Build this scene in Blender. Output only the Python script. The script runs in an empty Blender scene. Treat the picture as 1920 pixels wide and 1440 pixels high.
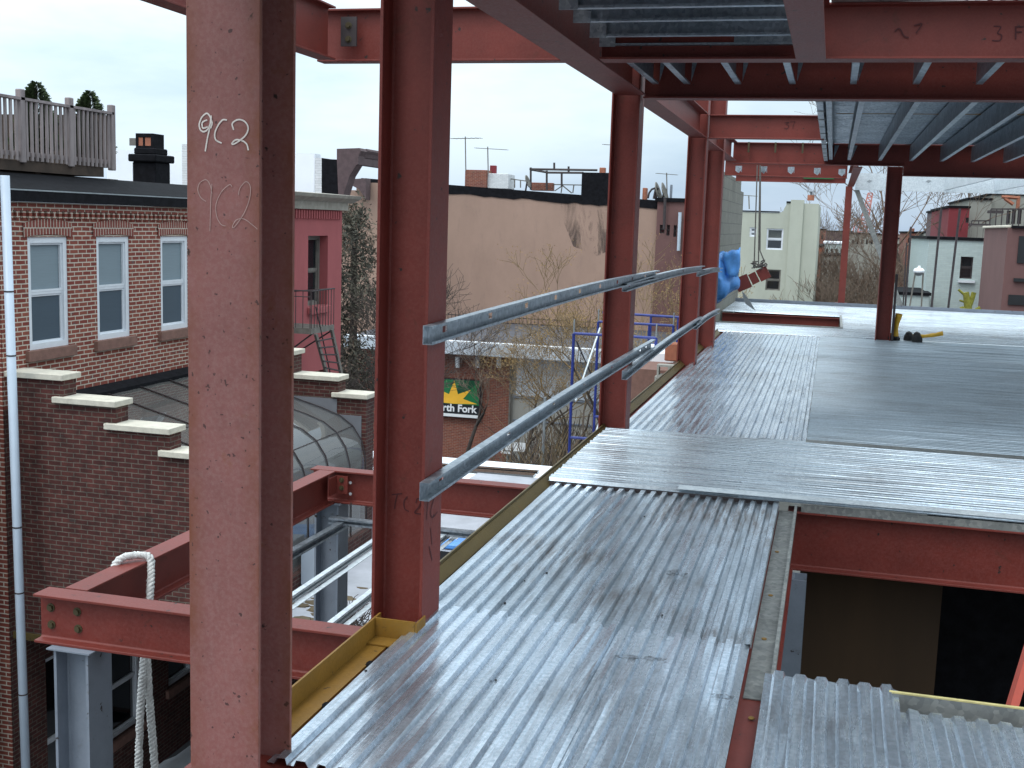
import bpy, math, random
from mathutils import Vector, Matrix
random.seed(7)
SC = bpy.context.scene
COL = SC.collection
R = math.radians

# ------------------------------------------------------------------ camera
F = 2202.05
YAW, PIT, ROL = 0.26071143, -0.13736621, 0.03187221
cy, sy, cp, sp = math.cos(YAW), math.sin(YAW), math.cos(PIT), math.sin(PIT)
fw = Vector((-sy*cp, cy*cp, sp)); rt0 = Vector((cy, sy, 0)); up0 = rt0.cross(fw)
RT = rt0*math.cos(ROL) + up0*math.sin(ROL)
UP = -rt0*math.sin(ROL) + up0*math.cos(ROL)
CP = Vector((0, 0, 1.5))
cam = bpy.data.cameras.new('camera'); camo = bpy.data.objects.new('camera', cam); COL.objects.link(camo)
m = Matrix((RT, UP, -fw)).transposed().to_4x4(); m.translation = CP
camo.matrix_world = m
cam.sensor_width = 36; cam.lens = F/1920*36; cam.clip_end = 2000; cam.clip_start = 0.05
SC.camera = camo

def at(px, py, ax, v):
    """survey helper: photo pixel -> world point on the plane (axis = value)"""
    d = RT*((px-960)/F) - UP*((py-720)/F) + fw
    t = (v-CP[ax])/d[ax]
    return CP + d*t

# ------------------------------------------------------------------ materials
MATS = {}
def nodes(name):
    mt = bpy.data.materials.new(name); mt.use_nodes = True
    nt = mt.node_tree; b = nt.nodes['Principled BSDF']; MATS[name] = mt
    return mt, nt, b
def lin(c):
    return tuple(((x/255)/12.92 if x/255 <= .04045 else ((x/255+.055)/1.055)**2.4) for x in c)+(1,)
def N(nt, t, **k):
    n = nt.nodes.new(t)
    for a, v in k.items(): setattr(n, a, v)
    return n
def noise(nt, scale, detail=4, rough=.6, coord='Object', stretch=None, dist=0):
    tc = N(nt, 'ShaderNodeTexCoord'); nz = N(nt, 'ShaderNodeTexNoise')
    nz.inputs['Scale'].default_value = scale; nz.inputs['Detail'].default_value = detail
    nz.inputs['Roughness'].default_value = rough; nz.inputs['Distortion'].default_value = dist
    if stretch:
        mp = N(nt, 'ShaderNodeMapping'); mp.inputs['Scale'].default_value = stretch
        nt.links.new(tc.outputs[coord], mp.inputs['Vector']); nt.links.new(mp.outputs[0], nz.inputs['Vector'])
    else: nt.links.new(tc.outputs[coord], nz.inputs['Vector'])
    return nz.outputs['Fac']
def ramp(nt, fac, stops):
    r = N(nt, 'ShaderNodeValToRGB'); el = r.color_ramp.elements
    while len(el) < len(stops): el.new(.5)
    for e, (p, c) in zip(el, stops):
        e.position = p; e.color = c if len(c) == 4 else tuple(c)+(1,)
    nt.links.new(fac, r.inputs[0]); return r.outputs[0]
def mix(nt, fac, a, b, mode='MIX'):
    x = N(nt, 'ShaderNodeMix', data_type='RGBA', blend_type=mode)
    for s, v in ((x.inputs[0], fac), (x.inputs[6], a), (x.inputs[7], b)):
        if hasattr(v, 'links') or hasattr(v, 'is_linked'): nt.links.new(v, s)
        else: s.default_value = v
    return x.outputs[2]
def bump(nt, b, fac, strength=.3, dist=.01):
    bp = N(nt, 'ShaderNodeBump'); bp.inputs['Strength'].default_value = strength; bp.inputs['Distance'].default_value = dist
    nt.links.new(fac, bp.inputs['Height']); nt.links.new(bp.outputs[0], b.inputs['Normal'])
def plain(name, rgb, rough=.7, metal=0, var=.25, scale=6, bmp=0, stretch=None, spec=.5):
    mt, nt, b = nodes(name); c = lin(rgb)
    f = noise(nt, scale, 6, .65, stretch=stretch)
    lo = tuple(x*(1-var) for x in c[:3])+(1,); hi = tuple(min(1, x*(1+var)) for x in c[:3])+(1,)
    nt.links.new(ramp(nt, f, [(.3, lo), (.7, hi)]), b.inputs['Base Color'])
    b.inputs['Roughness'].default_value = rough; b.inputs['Metallic'].default_value = metal
    b.inputs['Specular IOR Level'].default_value = spec
    if bmp: bump(nt, b, noise(nt, scale*4, 5), bmp, .01)
    return mt

def steel_primer(name, rgb, dust, rust, rough=.5, dustamt=.45):
    mt, nt, b = nodes(name); base = lin(rgb)
    big = noise(nt, 3.0, 6, .7); fine = noise(nt, 80, 6, .75); rs = noise(nt, 7.5, 8, .72, dist=.6)
    c = ramp(nt, big, [(.3, tuple(x*.80 for x in base[:3])), (.7, tuple(x*1.15 for x in base[:3]))])
    d = ramp(nt, fine, [(.42, (0, 0, 0)), (.75, (dustamt,)*3)])
    c = mix(nt, d, c, lin(dust))
    r = ramp(nt, rs, [(.60, (0, 0, 0)), (.72, (.75, .75, .75))])
    c = mix(nt, r, c, lin(rust))
    sc = noise(nt, 24, 3, .5); s = ramp(nt, sc, [(.27, (1, 1, 1)), (.31, (0, 0, 0))])
    c = mix(nt, s, c, (.03, .022, .02, 1))
    nt.links.new(c, b.inputs['Base Color'])
    rr = ramp(nt, fine, [(.3, (rough-.1,)*3), (.7, (rough+.15,)*3)])
    nt.links.new(rr, b.inputs['Roughness']); b.inputs['Specular IOR Level'].default_value = .35
    bump(nt, b, fine, .12, .002)
    return mt
steel_primer('red', (112, 46, 38), (142, 92, 88), (84, 46, 34), dustamt=.28)
steel_primer('red_worn', (134, 86, 82), (160, 130, 126), (124, 74, 40), rough=.6, dustamt=.42)
def edge_rust():
    nt = MATS['red_worn'].node_tree; b = nt.nodes['Principled BSDF']; src = b.inputs['Base Color'].links[0].from_socket
    tc = N(nt, 'ShaderNodeTexCoord'); sx = N(nt, 'ShaderNodeSeparateXYZ'); nt.links.new(tc.outputs['Object'], sx.inputs[0])
    a = N(nt, 'ShaderNodeMath', operation='ADD'); a.inputs[1].default_value = 1.47; nt.links.new(sx.outputs['X'], a.inputs[0])
    ab = N(nt, 'ShaderNodeMath', operation='ABSOLUTE'); nt.links.new(a.outputs[0], ab.inputs[0])
    mr = N(nt, 'ShaderNodeMapRange'); mr.inputs['From Min'].default_value = .045; mr.inputs['From Max'].default_value = .1; nt.links.new(ab.outputs[0], mr.inputs['Value'])
    f = noise(nt, 5, 8, .75, stretch=(1, 1, .5)); ml = N(nt, 'ShaderNodeMath', operation='MULTIPLY'); nt.links.new(mr.outputs[0], ml.inputs[0]); nt.links.new(ramp(nt, f, [(.38, (0, 0, 0)), (.66, (1, 1, 1))]), ml.inputs[1])
    c = mix(nt, ml.outputs[0], src, lin((118, 68, 44)))
    sm = noise(nt, 2.6, 6, .7); c = mix(nt, ramp(nt, sm, [(.60, (0, 0, 0)), (.74, (.3, .3, .3))]), c, lin((84, 66, 66)))
    sp = noise(nt, 55, 2, .5); c = mix(nt, ramp(nt, sp, [(.70, (0, 0, 0)), (.73, (.8, .8, .8))]), c, lin((60, 44, 44)))
    nt.links.new(c, b.inputs['Base Color'])
edge_rust()
steel_primer('ochre', (134, 98, 36), (120, 96, 52), (110, 66, 24), dustamt=.5)
steel_primer('olive', (92, 78, 44), (90, 80, 60), (120, 74, 24), dustamt=.4)
steel_primer('greyprimer', (122, 130, 142), (140, 146, 154), (92, 88, 84), dustamt=.4)
steel_primer('bolt', (74, 66, 44), (60, 54, 44), (70, 48, 30))

def galv(name, lo, hi, metal=.8, rough=.36, patch=True, dirt=.35):
    mt, nt, b = nodes(name)
    tc = N(nt, 'ShaderNodeTexCoord'); vo = N(nt, 'ShaderNodeTexVoronoi'); vo.inputs['Scale'].default_value = 55
    nt.links.new(tc.outputs['Object'], vo.inputs['Vector'])
    sp_ = ramp(nt, vo.outputs['Color'], [(.0, lin(lo)), (1, lin(hi))])
    f2 = noise(nt, 2.2, 6, .7, dist=.5)
    dk = ramp(nt, f2, [(.32, (1-dirt,)*3), (.62, (1, 1, 1))])
    c = mix(nt, 1.0, sp_, dk, 'MULTIPLY')
    f3 = noise(nt, 9, 7, .75)
    st = ramp(nt, f3, [(.63, (0, 0, 0)), (.8, (.7, .7, .7))])
    c = mix(nt, st, c, (.22, .19, .175, 1))
    nt.links.new(c, b.inputs['Base Color']); b.inputs['Metallic'].default_value = metal
    nt.links.new(ramp(nt, f3, [(.3, (rough-.12,)*3), (.75, (rough+.22,)*3)]), b.inputs['Roughness'])
    bump(nt, b, f2, .12, .01)
    return mt
galv('galv_deck', (176, 186, 196), (228, 234, 242), .8, .30, dirt=.28)
def galv_streak(name, st, lo=(170, 184, 200), hi=(206, 216, 228), dirt=.30, rough=.26, brown=.5):
    mt, nt, b = nodes(name)
    fine = noise(nt, 60, 3, .6); c = ramp(nt, fine, [(.3, lin(lo)), (.7, lin(hi))])
    f2 = noise(nt, 3.2, 7, .65, stretch=st, dist=.3)
    c = mix(nt, 1.0, c, ramp(nt, f2, [(.30, (1-dirt,)*3), (.60, (1, 1, 1))]), 'MULTIPLY')
    f4 = noise(nt, 1.1, 6, .62); f5 = noise(nt, 9, 6, .7, stretch=st)
    mm_ = N(nt, 'ShaderNodeMath', operation='MULTIPLY'); nt.links.new(ramp(nt, f4, [(.44, (0, 0, 0)), (.62, (1, 1, 1))]), mm_.inputs[0]); nt.links.new(ramp(nt, f5, [(.40, (0, 0, 0)), (.60, (brown,)*3)]), mm_.inputs[1])
    c = mix(nt, mm_.outputs[0], c, (.16, .135, .125, 1))
    nt.links.new(c, b.inputs['Base Color']); b.inputs['Metallic'].default_value = .8
    nt.links.new(ramp(nt, f2, [(.3, (rough+.20,)*3), (.62, (rough,)*3)]), b.inputs['Roughness'])
    bump(nt, b, noise(nt, 7, 3, .5, stretch=st), .10, .004)
    return mt
galv_streak('deck_y', (6, .5, 1), lo=(188, 202, 214), hi=(228, 236, 246), rough=.17, dirt=.22); galv_streak('deck_x', (.4, 9, 1), lo=(184, 196, 206), hi=(218, 228, 236), dirt=.32, rough=.22); galv_streak('deck_x_dull', (.35, 14, 1), lo=(172, 186, 196), hi=(196, 208, 218), dirt=.28, rough=.34, brown=.4)
galv_streak('deck_y_dirty', (5, .45, 1), lo=(168, 182, 194), hi=(212, 222, 232), dirt=.42, rough=.22, brown=.95)
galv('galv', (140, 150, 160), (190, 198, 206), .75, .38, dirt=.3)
galv('galv_pale', (190, 198, 204), (222, 228, 232), .35, .5, dirt=.15)
galv('galv_dull', (120, 122, 122), (160, 160, 156), .4, .6, dirt=.3)

def brick(name, c1, c2, mortar, dark, scale=1.0, bw=.205, rh=.0677, ms=.007, weather=.3):
    mt, nt, b = nodes(name)
    uv = N(nt, 'ShaderNodeUVMap'); br = N(nt, 'ShaderNodeTexBrick')
    wn = N(nt, 'ShaderNodeTexNoise'); wn.inputs['Scale'].default_value = 5
    nt.links.new(uv.outputs[0], wn.inputs['Vector'])
    vm = N(nt, 'ShaderNodeVectorMath', operation='SCALE'); vm.inputs['Scale'].default_value = .012
    nt.links.new(wn.outputs['Color'], vm.inputs[0])
    va = N(nt, 'ShaderNodeVectorMath', operation='ADD'); nt.links.new(uv.outputs[0], va.inputs[0]); nt.links.new(vm.outputs[0], va.inputs[1])
    nt.links.new(va.outputs[0], br.inputs['Vector'])
    br.inputs['Scale'].default_value = 1; br.inputs['Brick Width'].default_value = bw; br.inputs['Row Height'].default_value = rh
    br.inputs['Mortar Size'].default_value = ms; br.inputs['Mortar Smooth'].default_value = .15; br.inputs['Bias'].default_value = -.1
    br.inputs['Color1'].default_value = lin(c1); br.inputs['Color2'].default_value = lin(c2); br.inputs['Mortar'].default_value = lin(mortar)
    f = noise(nt, 6, 6, .7, coord='UV'); 
    w = ramp(nt, f, [(.35, (1-weather,)*3), (.7, (1, 1, 1))])
    c = mix(nt, 1.0, br.outputs['Color'], w, 'MULTIPLY')
    f2 = noise(nt, 4.1, 2, .5, coord='UV', stretch=(1.2, 3.6, 1))
    d = ramp(nt, f2, [(.66, (0, 0, 0)), (.70, (.75, .75, .75))])
    inv = N(nt, 'ShaderNodeMath', operation='SUBTRACT'); inv.inputs[0].default_value = 1; nt.links.new(br.outputs['Fac'], inv.inputs[1])
    dm = N(nt, 'ShaderNodeMath', operation='MULTIPLY'); nt.links.new(d, dm.inputs[0]); nt.links.new(inv.outputs[0], dm.inputs[1])
    c = mix(nt, dm.outputs[0], c, lin(dark))
    nt.links.new(c, b.inputs['Base Color']); b.inputs['Roughness'].default_value = .88
    bump(nt, b, inv.outputs[0], .5, .006)
    return mt
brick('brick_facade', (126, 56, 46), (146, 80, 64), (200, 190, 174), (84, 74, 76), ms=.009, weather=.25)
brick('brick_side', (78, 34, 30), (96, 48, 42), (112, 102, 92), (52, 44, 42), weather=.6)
brick('brick_orange', (146, 82, 62), (120, 62, 52), (150, 130, 118), (84, 60, 56), weather=.3)
brick('brick_arch', (126, 60, 52), (138, 76, 64), (190, 180, 166), (90, 60, 56), bw=.07, rh=.30, ms=.008, weather=.2)
brick('cmu', (132, 130, 120), (124, 122, 113), (104, 102, 96), (140, 140, 132), bw=.4, rh=.2, ms=.007, weather=.25)
brick('brick_painted', (180, 194, 192), (172, 186, 186), (172, 182, 178), (180, 188, 184), ms=.005, weather=.08)
brick('brick_white', (226, 228, 230), (216, 220, 222), (200, 202, 204), (190, 192, 194), weather=.15)

def stucco(name, rgb, stain, amt=.4, sc=.6):
    mt, nt, b = nodes(name); c0 = lin(rgb)
    f = noise(nt, sc, 7, .7, stretch=(1, 1, .55)); f2 = noise(nt, 2.2, 8, .75, stretch=(1.3, 1.3, .35))
    c = ramp(nt, f, [(.3, tuple(x*.86 for x in c0[:3])), (.7, tuple(min(1, x*1.08) for x in c0[:3]))])
    s = ramp(nt, f2, [(.56, (0, 0, 0)), (.75, (amt,)*3)])
    c = mix(nt, s, c, lin(stain)); nt.links.new(c, b.inputs['Base Color']); b.inputs['Roughness'].default_value = .92
    bump(nt, b, noise(nt, 25, 4), .15, .02)
    return mt
stucco('tan_stucco', (158, 131, 117), (128, 108, 100), .5)
stucco('red_paint', (156, 82, 84), (128, 62, 64), .5, 1.2)
stucco('greenwhite', (178, 181, 168), (156, 162, 148), .4)
stucco('maroon_render', (108, 78, 76), (96, 70, 68), .5, 1.5)
stucco('concrete', (160, 158, 152), (120, 118, 112), .5, 1.0)
stucco('greystone', (150, 150, 142), (104, 104, 98), .6, 1.0)
stucco('grey_parge', (112, 114, 120), (86, 88, 92), .5, 1.4)
stucco('maroon_paint', (120, 46, 52), (92, 36, 40), .4, 1.0)
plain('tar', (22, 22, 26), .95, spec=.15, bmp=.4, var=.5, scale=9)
plain('tar_roof', (74, 74, 80), .85, var=.3, scale=2)
plain('coping', (196, 190, 176), .85, var=.15, scale=8, bmp=.25)
plain('brownstone', (122, 90, 80), .85, var=.2, scale=10, bmp=.2)
plain('white_frame', (214, 218, 224), .5, var=.06)
plain('fascia', (196, 204, 214), .45, metal=.2, var=.08, scale=1.5)
plain('blind', (122, 136, 144), .8, var=.08, scale=3, stretch=(1, 1, 60))
plain('blind_dim', (66, 80, 92), .5, var=.1, scale=3, stretch=(1, 1, 60))
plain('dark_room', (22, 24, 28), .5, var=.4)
plain('cornice_brown', (86, 70, 72), .8, var=.25)
plain('cornice_stone', (150, 144, 134), .85, var=.25, scale=5)
plain('deck_wood', (132, 122, 122), .85, var=.35, scale=7, stretch=(1, 1, .15), bmp=.2)
plain('dark_wood', (60, 48, 40), .9, var=.4, scale=4)
plain('snow', (236, 240, 246), .8, var=.05, scale=.8, bmp=.2)
plain('iron', (58, 50, 52), .7, var=.3)
plain('iron_grey', (110, 106, 100), .7, var=.3)
plain('pipe_white', (178, 190, 204), .4, var=.06, scale=2)
plain('bark', (84, 74, 66), .95, var=.35, scale=5, bmp=.3)
plain('bark_dark', (62, 54, 50), .95, var=.35, scale=5, bmp=.3)
plain('twig_brown', (104, 88, 76), .95, var=.3)
plain('twig_gold', (122, 102, 74), .95, var=.3)
plain('bud_gold', (146, 118, 70), .9, var=.35, scale=.8)
plain('moss', (120, 118, 44), .95, var=.4, scale=14, bmp=.4)
plain('tarp', (84, 146, 214), .42, var=.25, scale=5, bmp=.3)
plain('blue_tube', (38, 54, 128), .45, var=.2)
plain('rope', (206, 206, 204), .9, var=.2, scale=60, bmp=.3)
plain('rope_dark', (96, 92, 88), .9, var=.2, scale=40)
plain('terracotta', (158, 100, 78), .85, var=.25)
plain('zinc', (150, 156, 160), .5, metal=.5, var=.15)
plain('boot_yellow', (206, 160, 44), .55, var=.2, scale=18)
plain('boot_black', (28, 28, 30), .7, var=.3, scale=20)
plain('orange_fibre', (158, 54, 32), .45, var=.1)
plain('screw', (40, 40, 44), .6, var=.3)
plain('ink', (74, 32, 34), .8, var=.2)
plain('chalk', (214, 206, 200), .95, var=.12, scale=60)
plain('chalk_faint', (176, 148, 142), .95, var=.2, scale=60)
plain('sign_green', (26, 112, 66), .35, var=.08)
plain('sign_dark', (16, 74, 48), .35, var=.08)
plain('sign_yellow', (240, 184, 56), .4, var=.08, scale=2)
plain('sign_black', (24, 28, 34), .4, var=.1)
plain('sign_white', (232, 234, 236), .5, var=.04)
plain('sign_red', (190, 60, 56), .5, var=.1)
plain('snow_shade_grey', (168, 170, 178), .7, var=.2, scale=1.2, bmp=.2)  # snow greyed in its base colour to stand for shade, with dirt variation
plain('asphalt', (78, 78, 82), .85, var=.25, scale=1.5, bmp=.2)
plain('paper_pink', (186, 160, 162), .8, var=.25, scale=3)
plain('crane_red', (196, 130, 122), .7, var=.15)
plain('globe', (236, 240, 244), .3, var=.02)
plain('yellow_edge', (190, 176, 120), .7, var=.3, scale=10)
plain('ivy', (56, 54, 46), .9, var=.45, scale=2)
plain('ivy_light', (80, 76, 64), .9, var=.4, scale=2)
plain('spruce', (52, 66, 34), .9, var=.5, scale=9)
plain('brush', (96, 84, 66), .95, var=.35, scale=3)
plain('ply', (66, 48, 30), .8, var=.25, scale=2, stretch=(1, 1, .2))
plain('steel_far', (190, 160, 156), .8, var=.1)

def stain_mat():
    mt, nt, b = nodes('stain'); b.inputs['Base Color'].default_value = lin((74, 66, 64)); b.inputs['Roughness'].default_value = .9
    f = noise(nt, .9, 8, .72, stretch=(2.2, 1, .55), dist=.8); f2 = noise(nt, .35, 2, .5)
    a = N(nt, 'ShaderNodeMath', operation='MULTIPLY'); nt.links.new(ramp(nt, f, [(.44, (0, 0, 0)), (.78, (.6, .6, .6))]), a.inputs[0]); nt.links.new(ramp(nt, f2, [(.30, (0, 0, 0)), (.55, (1, 1, 1))]), a.inputs[1])
    nt.links.new(a.outputs[0], b.inputs['Alpha'])
stain_mat()
mt, nt, b = nodes('scuff'); b.inputs['Base Color'].default_value = (.03, .03, .035, 1); b.inputs['Roughness'].default_value = .9
nt.links.new(ramp(nt, noise(nt, 40, 6, .7), [(.42, (0, 0, 0)), (.62, (.85, .85, .85))]), b.inputs['Alpha'])
def glass(name, tint, alpha_mix=.0, rough=.05):
    mt, nt, b = nodes(name)
    b.inputs['Base Color'].default_value = lin(tint); b.inputs['Roughness'].default_value = rough
    b.inputs['Specular IOR Level'].default_value = .9; b.inputs['Transmission Weight'].default_value = 0
    b.inputs['Coat Weight'].default_value = .6; b.inputs['Coat Roughness'].default_value = .03
    if alpha_mix: b.inputs['Alpha'].default_value = alpha_mix
    return mt
glass('pane', (40, 48, 54), .35)
glass('pane_dark', (18, 22, 26))
glass('poly', (122, 122, 120), .5, .03)
# lower-floor plywood boards
# deck stained with wet patches handled by galv()

# ------------------------------------------------------------------ mesh builder
class MB:
    def __init__(s): s.v = []; s.f = []; s.mi = []; s.mats = []; s.cur = 0
    def mat(s, name):
        if name not in s.mats: s.mats.append(name)
        s.cur = s.mats.index(name); return s
    def add(s, vs, fs):
        o = len(s.v); s.v += [tuple(p) for p in vs]
        for f in fs: s.f.append(tuple(i+o for i in f)); s.mi.append(s.cur)
        return s
    def box(s, a, b):
        x0, y0, z0 = (min(a[i], b[i]) for i in range(3)); x1, y1, z1 = (max(a[i], b[i]) for i in range(3))
        return s.add([(x0,y0,z0),(x1,y0,z0),(x1,y1,z0),(x0,y1,z0),(x0,y0,z1),(x1,y0,z1),(x1,y1,z1),(x0,y1,z1)],
                     [(0,3,2,1),(4,5,6,7),(0,1,5,4),(1,2,6,5),(2,3,7,6),(3,0,4,7)])
    def prism(s, poly, e):
        """poly: list of 3D points (planar), extruded along vector e"""
        n = len(poly); e = Vector(e); a = [Vector(p) for p in poly]; b = [p+e for p in a]
        nrm = Vector((0, 0, 0))
        for i in range(n): nrm += a[i].cross(a[(i+1) % n])
        if nrm.dot(e) > 0: a.reverse(); b.reverse()
        return s.add(a+b, [tuple(range(n)), tuple(range(2*n-1, n-1, -1))]+[(i, i+n, (i+1) % n+n, (i+1) % n) for i in range(n)])
    def tube(s, pts, r, n=6, caps=True):
        pts = [Vector(p) for p in pts]; rs = r if isinstance(r, (list, tuple)) else [r]*len(pts)
        vs = []; u = None
        for i, p in enumerate(pts):
            d = (pts[min(i+1, len(pts)-1)]-pts[max(i-1, 0)]).normalized()
            if u is None:
                u = d.orthogonal().normalized()
            else:
                u = (u-d*u.dot(d)); u = u.normalized() if u.length > 1e-6 else d.orthogonal().normalized()
            w = d.cross(u)
            for k in range(n):
                a = 2*math.pi*k/n; vs.append(p+(u*math.cos(a)+w*math.sin(a))*rs[i])
        fs = []
        for i in range(len(pts)-1):
            for k in range(n):
                fs.append((i*n+k, i*n+(k+1) % n, (i+1)*n+(k+1) % n, (i+1)*n+k))
        if caps: fs += [tuple(range(n-1, -1, -1)), tuple(range((len(pts)-1)*n, len(pts)*n))]
        return s.add(vs, fs)
    def quad(s, a, b, c, d): return s.add([a, b, c, d], [(0, 1, 2, 3)])
    def ball(s, c, r, seg=10, ring=7, sq=(1, 1, 1), jit=0):
        vs = [Vector(c)+Vector((0, 0, r*sq[2]))]
        for i in range(1, ring):
            th = math.pi*i/ring
            for k in range(seg):
                a = 2*math.pi*k/seg; rr = r*(1+random.uniform(-jit, jit))
                vs.append(Vector(c)+Vector((rr*math.sin(th)*math.cos(a)*sq[0], rr*math.sin(th)*math.sin(a)*sq[1], rr*math.cos(th)*sq[2])))
        vs.append(Vector(c)-Vector((0, 0, r*sq[2]))); L = len(vs)-1; fs = []
        for k in range(seg):
            fs.append((0, 1+k, 1+(k+1) % seg)); b = 1+(ring-2)*seg
            fs.append((L, b+(k+1) % seg, b+k))
        for i in range(ring-2):
            for k in range(seg):
                a = 1+i*seg; fs.append((a+k, a+seg+k, a+seg+(k+1) % seg, a+(k+1) % seg))
        return s.add(vs, fs)
    def obj(s, name, parent=None, smooth=False, label=None, bevel=0, at_=None):
        me = bpy.data.meshes.new(name); me.from_pydata(s.v, [], s.f)
        for mn in (s.mats or ['concrete']): me.materials.append(MATS[mn])
        for p, i in zip(me.polygons, s.mi): p.material_index = i
        uv = me.uv_layers.new(name='UVMap').data
        vv = me.vertices
        for p in me.polygons:
            n = p.normal; ax = max(range(3), key=lambda i: abs(n[i]))
            for li in p.loop_indices:
                co = vv[me.loops[li].vertex_index].co
                if ax == 2: uv[li].uv = (co.x, co.y)
                elif ax == 0: uv[li].uv = (co.y, co.z)
                else: uv[li].uv = (co.x, co.z)
            if smooth: p.use_smooth = True
        me.validate(); me.update()
        o = bpy.data.objects.new(name, me); COL.objects.link(o)
        if bevel:
            bv = o.modifiers.new('bevel', 'BEVEL'); bv.width = bevel; bv.segments = 1; bv.limit_method = 'ANGLE'
        if parent:
            o.parent = parent; o.matrix_parent_inverse = parent.matrix_basis.inverted()
        if label: o['label'] = label
        return o

def thing(name, label, cat, loc=(0, 0, 0), group=None):
    o = bpy.data.objects.new(name, None); COL.objects.link(o); o.location = loc
    o.empty_display_size = .1
    return tag(o, label, cat, group)
def tag(o, label, cat, group=None):
    o['label'] = label; o['category'] = cat
    if group: o['group'] = group
    return o
def setting(o, kind='structure'):
    o['kind'] = kind; return o

def wprof(d, w, tf, tw):
    """W section outline in (a,b): a across flange, b from top 0 down to -d"""
    h = w/2; t = tw/2; k = .006
    return [(-h, 0), (h, 0), (h, -tf), (t+k, -tf), (t, -tf-k), (t, -d+tf+k), (t+k, -d+tf), (h, -d+tf), (h, -d), (-h, -d), (-h, -d+tf), (-t-k, -d+tf), (-t, -d+tf+k), (-t, -tf-k), (-t-k, -tf), (-h, -tf)]
def ibeam(mb, p0, p1, d, w, tf=.011, tw=.009):
    p0 = Vector(p0); p1 = Vector(p1); e = p1-p0; side = e.normalized().cross(Vector((0, 0, 1))).normalized(); upv = side.cross(e.normalized())
    return mb.prism([p0+side*a+upv*b for a, b in wprof(d, w, tf, tw)], e)
def wcol(mb, x, y, z0, z1, d=.2, w=.2, web='x', tf=.012, tw=.009):
    pf = wprof(d, w, tf, tw)
    if web == 'x': pts = [(x+(b+d/2), y+a, z0) for a, b in pf]
    else: pts = [(x+a, y+(b+d/2), z0) for a, b in pf]
    return mb.prism(pts, (0, 0, z1-z0))
def bolt(mb, p, ax, r=.012, h=.012, sgn=1):
    p = Vector(p); d = Vector((0, 0, 0)); d[ax] = sgn
    mb.tube([p, p+d*.003], r*1.5, 10); mb.tube([p+d*.003, p+d*h], r, 6)

def csec(mb, p0, p1, web, fl, openside, t=.0015, lip=.012, upv=(0, 0, 1)):
    """C stud: p0-p1 along centre of web outer face bottom; openside: unit vec flanges point to; thickness t"""
    p0 = Vector(p0); p1 = Vector(p1); o = Vector(openside); u = Vector(upv)
    prof = [(0, 0), (fl, 0), (fl, lip), (fl-t, lip), (fl-t, t), (t, t), (t, web-t), (fl-t, web-t), (fl-t, web-lip), (fl, web-lip), (fl, web), (0, web)]
    return mb.prism([p0+o*a+u*b for a, b in prof], p1-p0)

# ------------------------------------------------------------------ steel frame: columns
RED = 'red'
ctop = 3.75
def column(x, y, web, mat, label, z0=-.02):
    t = thing('steel_column', label, 'steel column', (x, y, 0), 'edge row of steel columns')
    mb = MB().mat(mat); wcol(mb, x, y, z0, ctop, web=web); mb.obj('shaft', t, bevel=.0015)
    return t
c1 = column(-1.47, 2.765, 'y', 'red_worn', 'nearest steel column, faded pink primer with 9C2 chalked twice on its flat face')
b = MB().mat('red').box((-1.62, 2.60, -.029), (-1.30, 2.935, -.009)); b.obj('base_plate', c1, bevel=.002)
c2 = column(-1.47, 4.05, 'x', RED, 'red steel column with ochre angle at its foot, handrail ends start on it')
c3 = column(-1.47, 8.47, 'x', RED, 'red steel column standing where the two deck directions meet, overlapping rails cross it')
c4 = column(-1.47, 12.98, 'x', RED, 'slimmer looking red column, second from the far end of the edge row')
c5 = column(-1.47, 15.0, 'x', RED, 'farthest red column of the edge row, just before the blue tarp')

def stroke(mb, pix, ax, v, r):
    pts = [at(px, py, ax, v) for px, py in pix]
    # smooth by Catmull-Rom
    out = []
    for i in range(len(pts)-1):
        a = pts[max(i-1, 0)]; b_ = pts[i]; c = pts[i+1]; d = pts[min(i+2, len(pts)-1)]
        for k in range(4):
            t = k/4
            out.append(.5*((2*b_)+(c-a)*t+(2*a-5*b_+4*c-d)*t*t+(3*b_-a-3*c+d)*t**3))
    out.append(pts[-1])
    n = Vector((0, 0, 0)); n[ax] = 1
    for i in range(len(out)-1):
        a, b_ = out[i], out[i+1]; dd = (b_-a)
        if dd.length < 1e-6: continue
        s = dd.normalized().cross(n)*r; e = dd.normalized()*r*.5
        o_ = n*(-.00002*(len(mb.f) % 40) if ax == 1 else .00002*(len(mb.f) % 40))
        mb.quad(a-s-e+o_, a+s-e+o_, b_+s+e+o_, b_-s+e+o_)
Z1 = lambda L: [(x/4, 100+y/4) for x, y in L]
yf = 2.6635
mk = MB().mat('chalk')
for L in ([(1580,560),(1590,520),(1572,470),(1550,450),(1515,478),(1495,530),(1503,572),(1530,588),(1562,565),(1582,510),(1583,470),(1572,560),(1555,640),(1540,732)],
          [(1552,500),(1518,518),(1522,560),(1556,552)],
          [(1700,500),(1670,500),(1636,540),(1612,600),(1620,650),(1660,672)],
          [(1752,572),(1741,530),(1765,505),(1800,497),(1840,515),(1862,560),(1842,615),(1790,660),(1750,682),(1742,672),(1770,648),(1815,655),(1850,680),(1862,725)]):
    stroke(mk, Z1(L), 1, yf, .0019)
mk.obj('chalk_mark', c1, label='bright chalk 9C2')
mk = MB().mat('chalk_faint')
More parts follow.
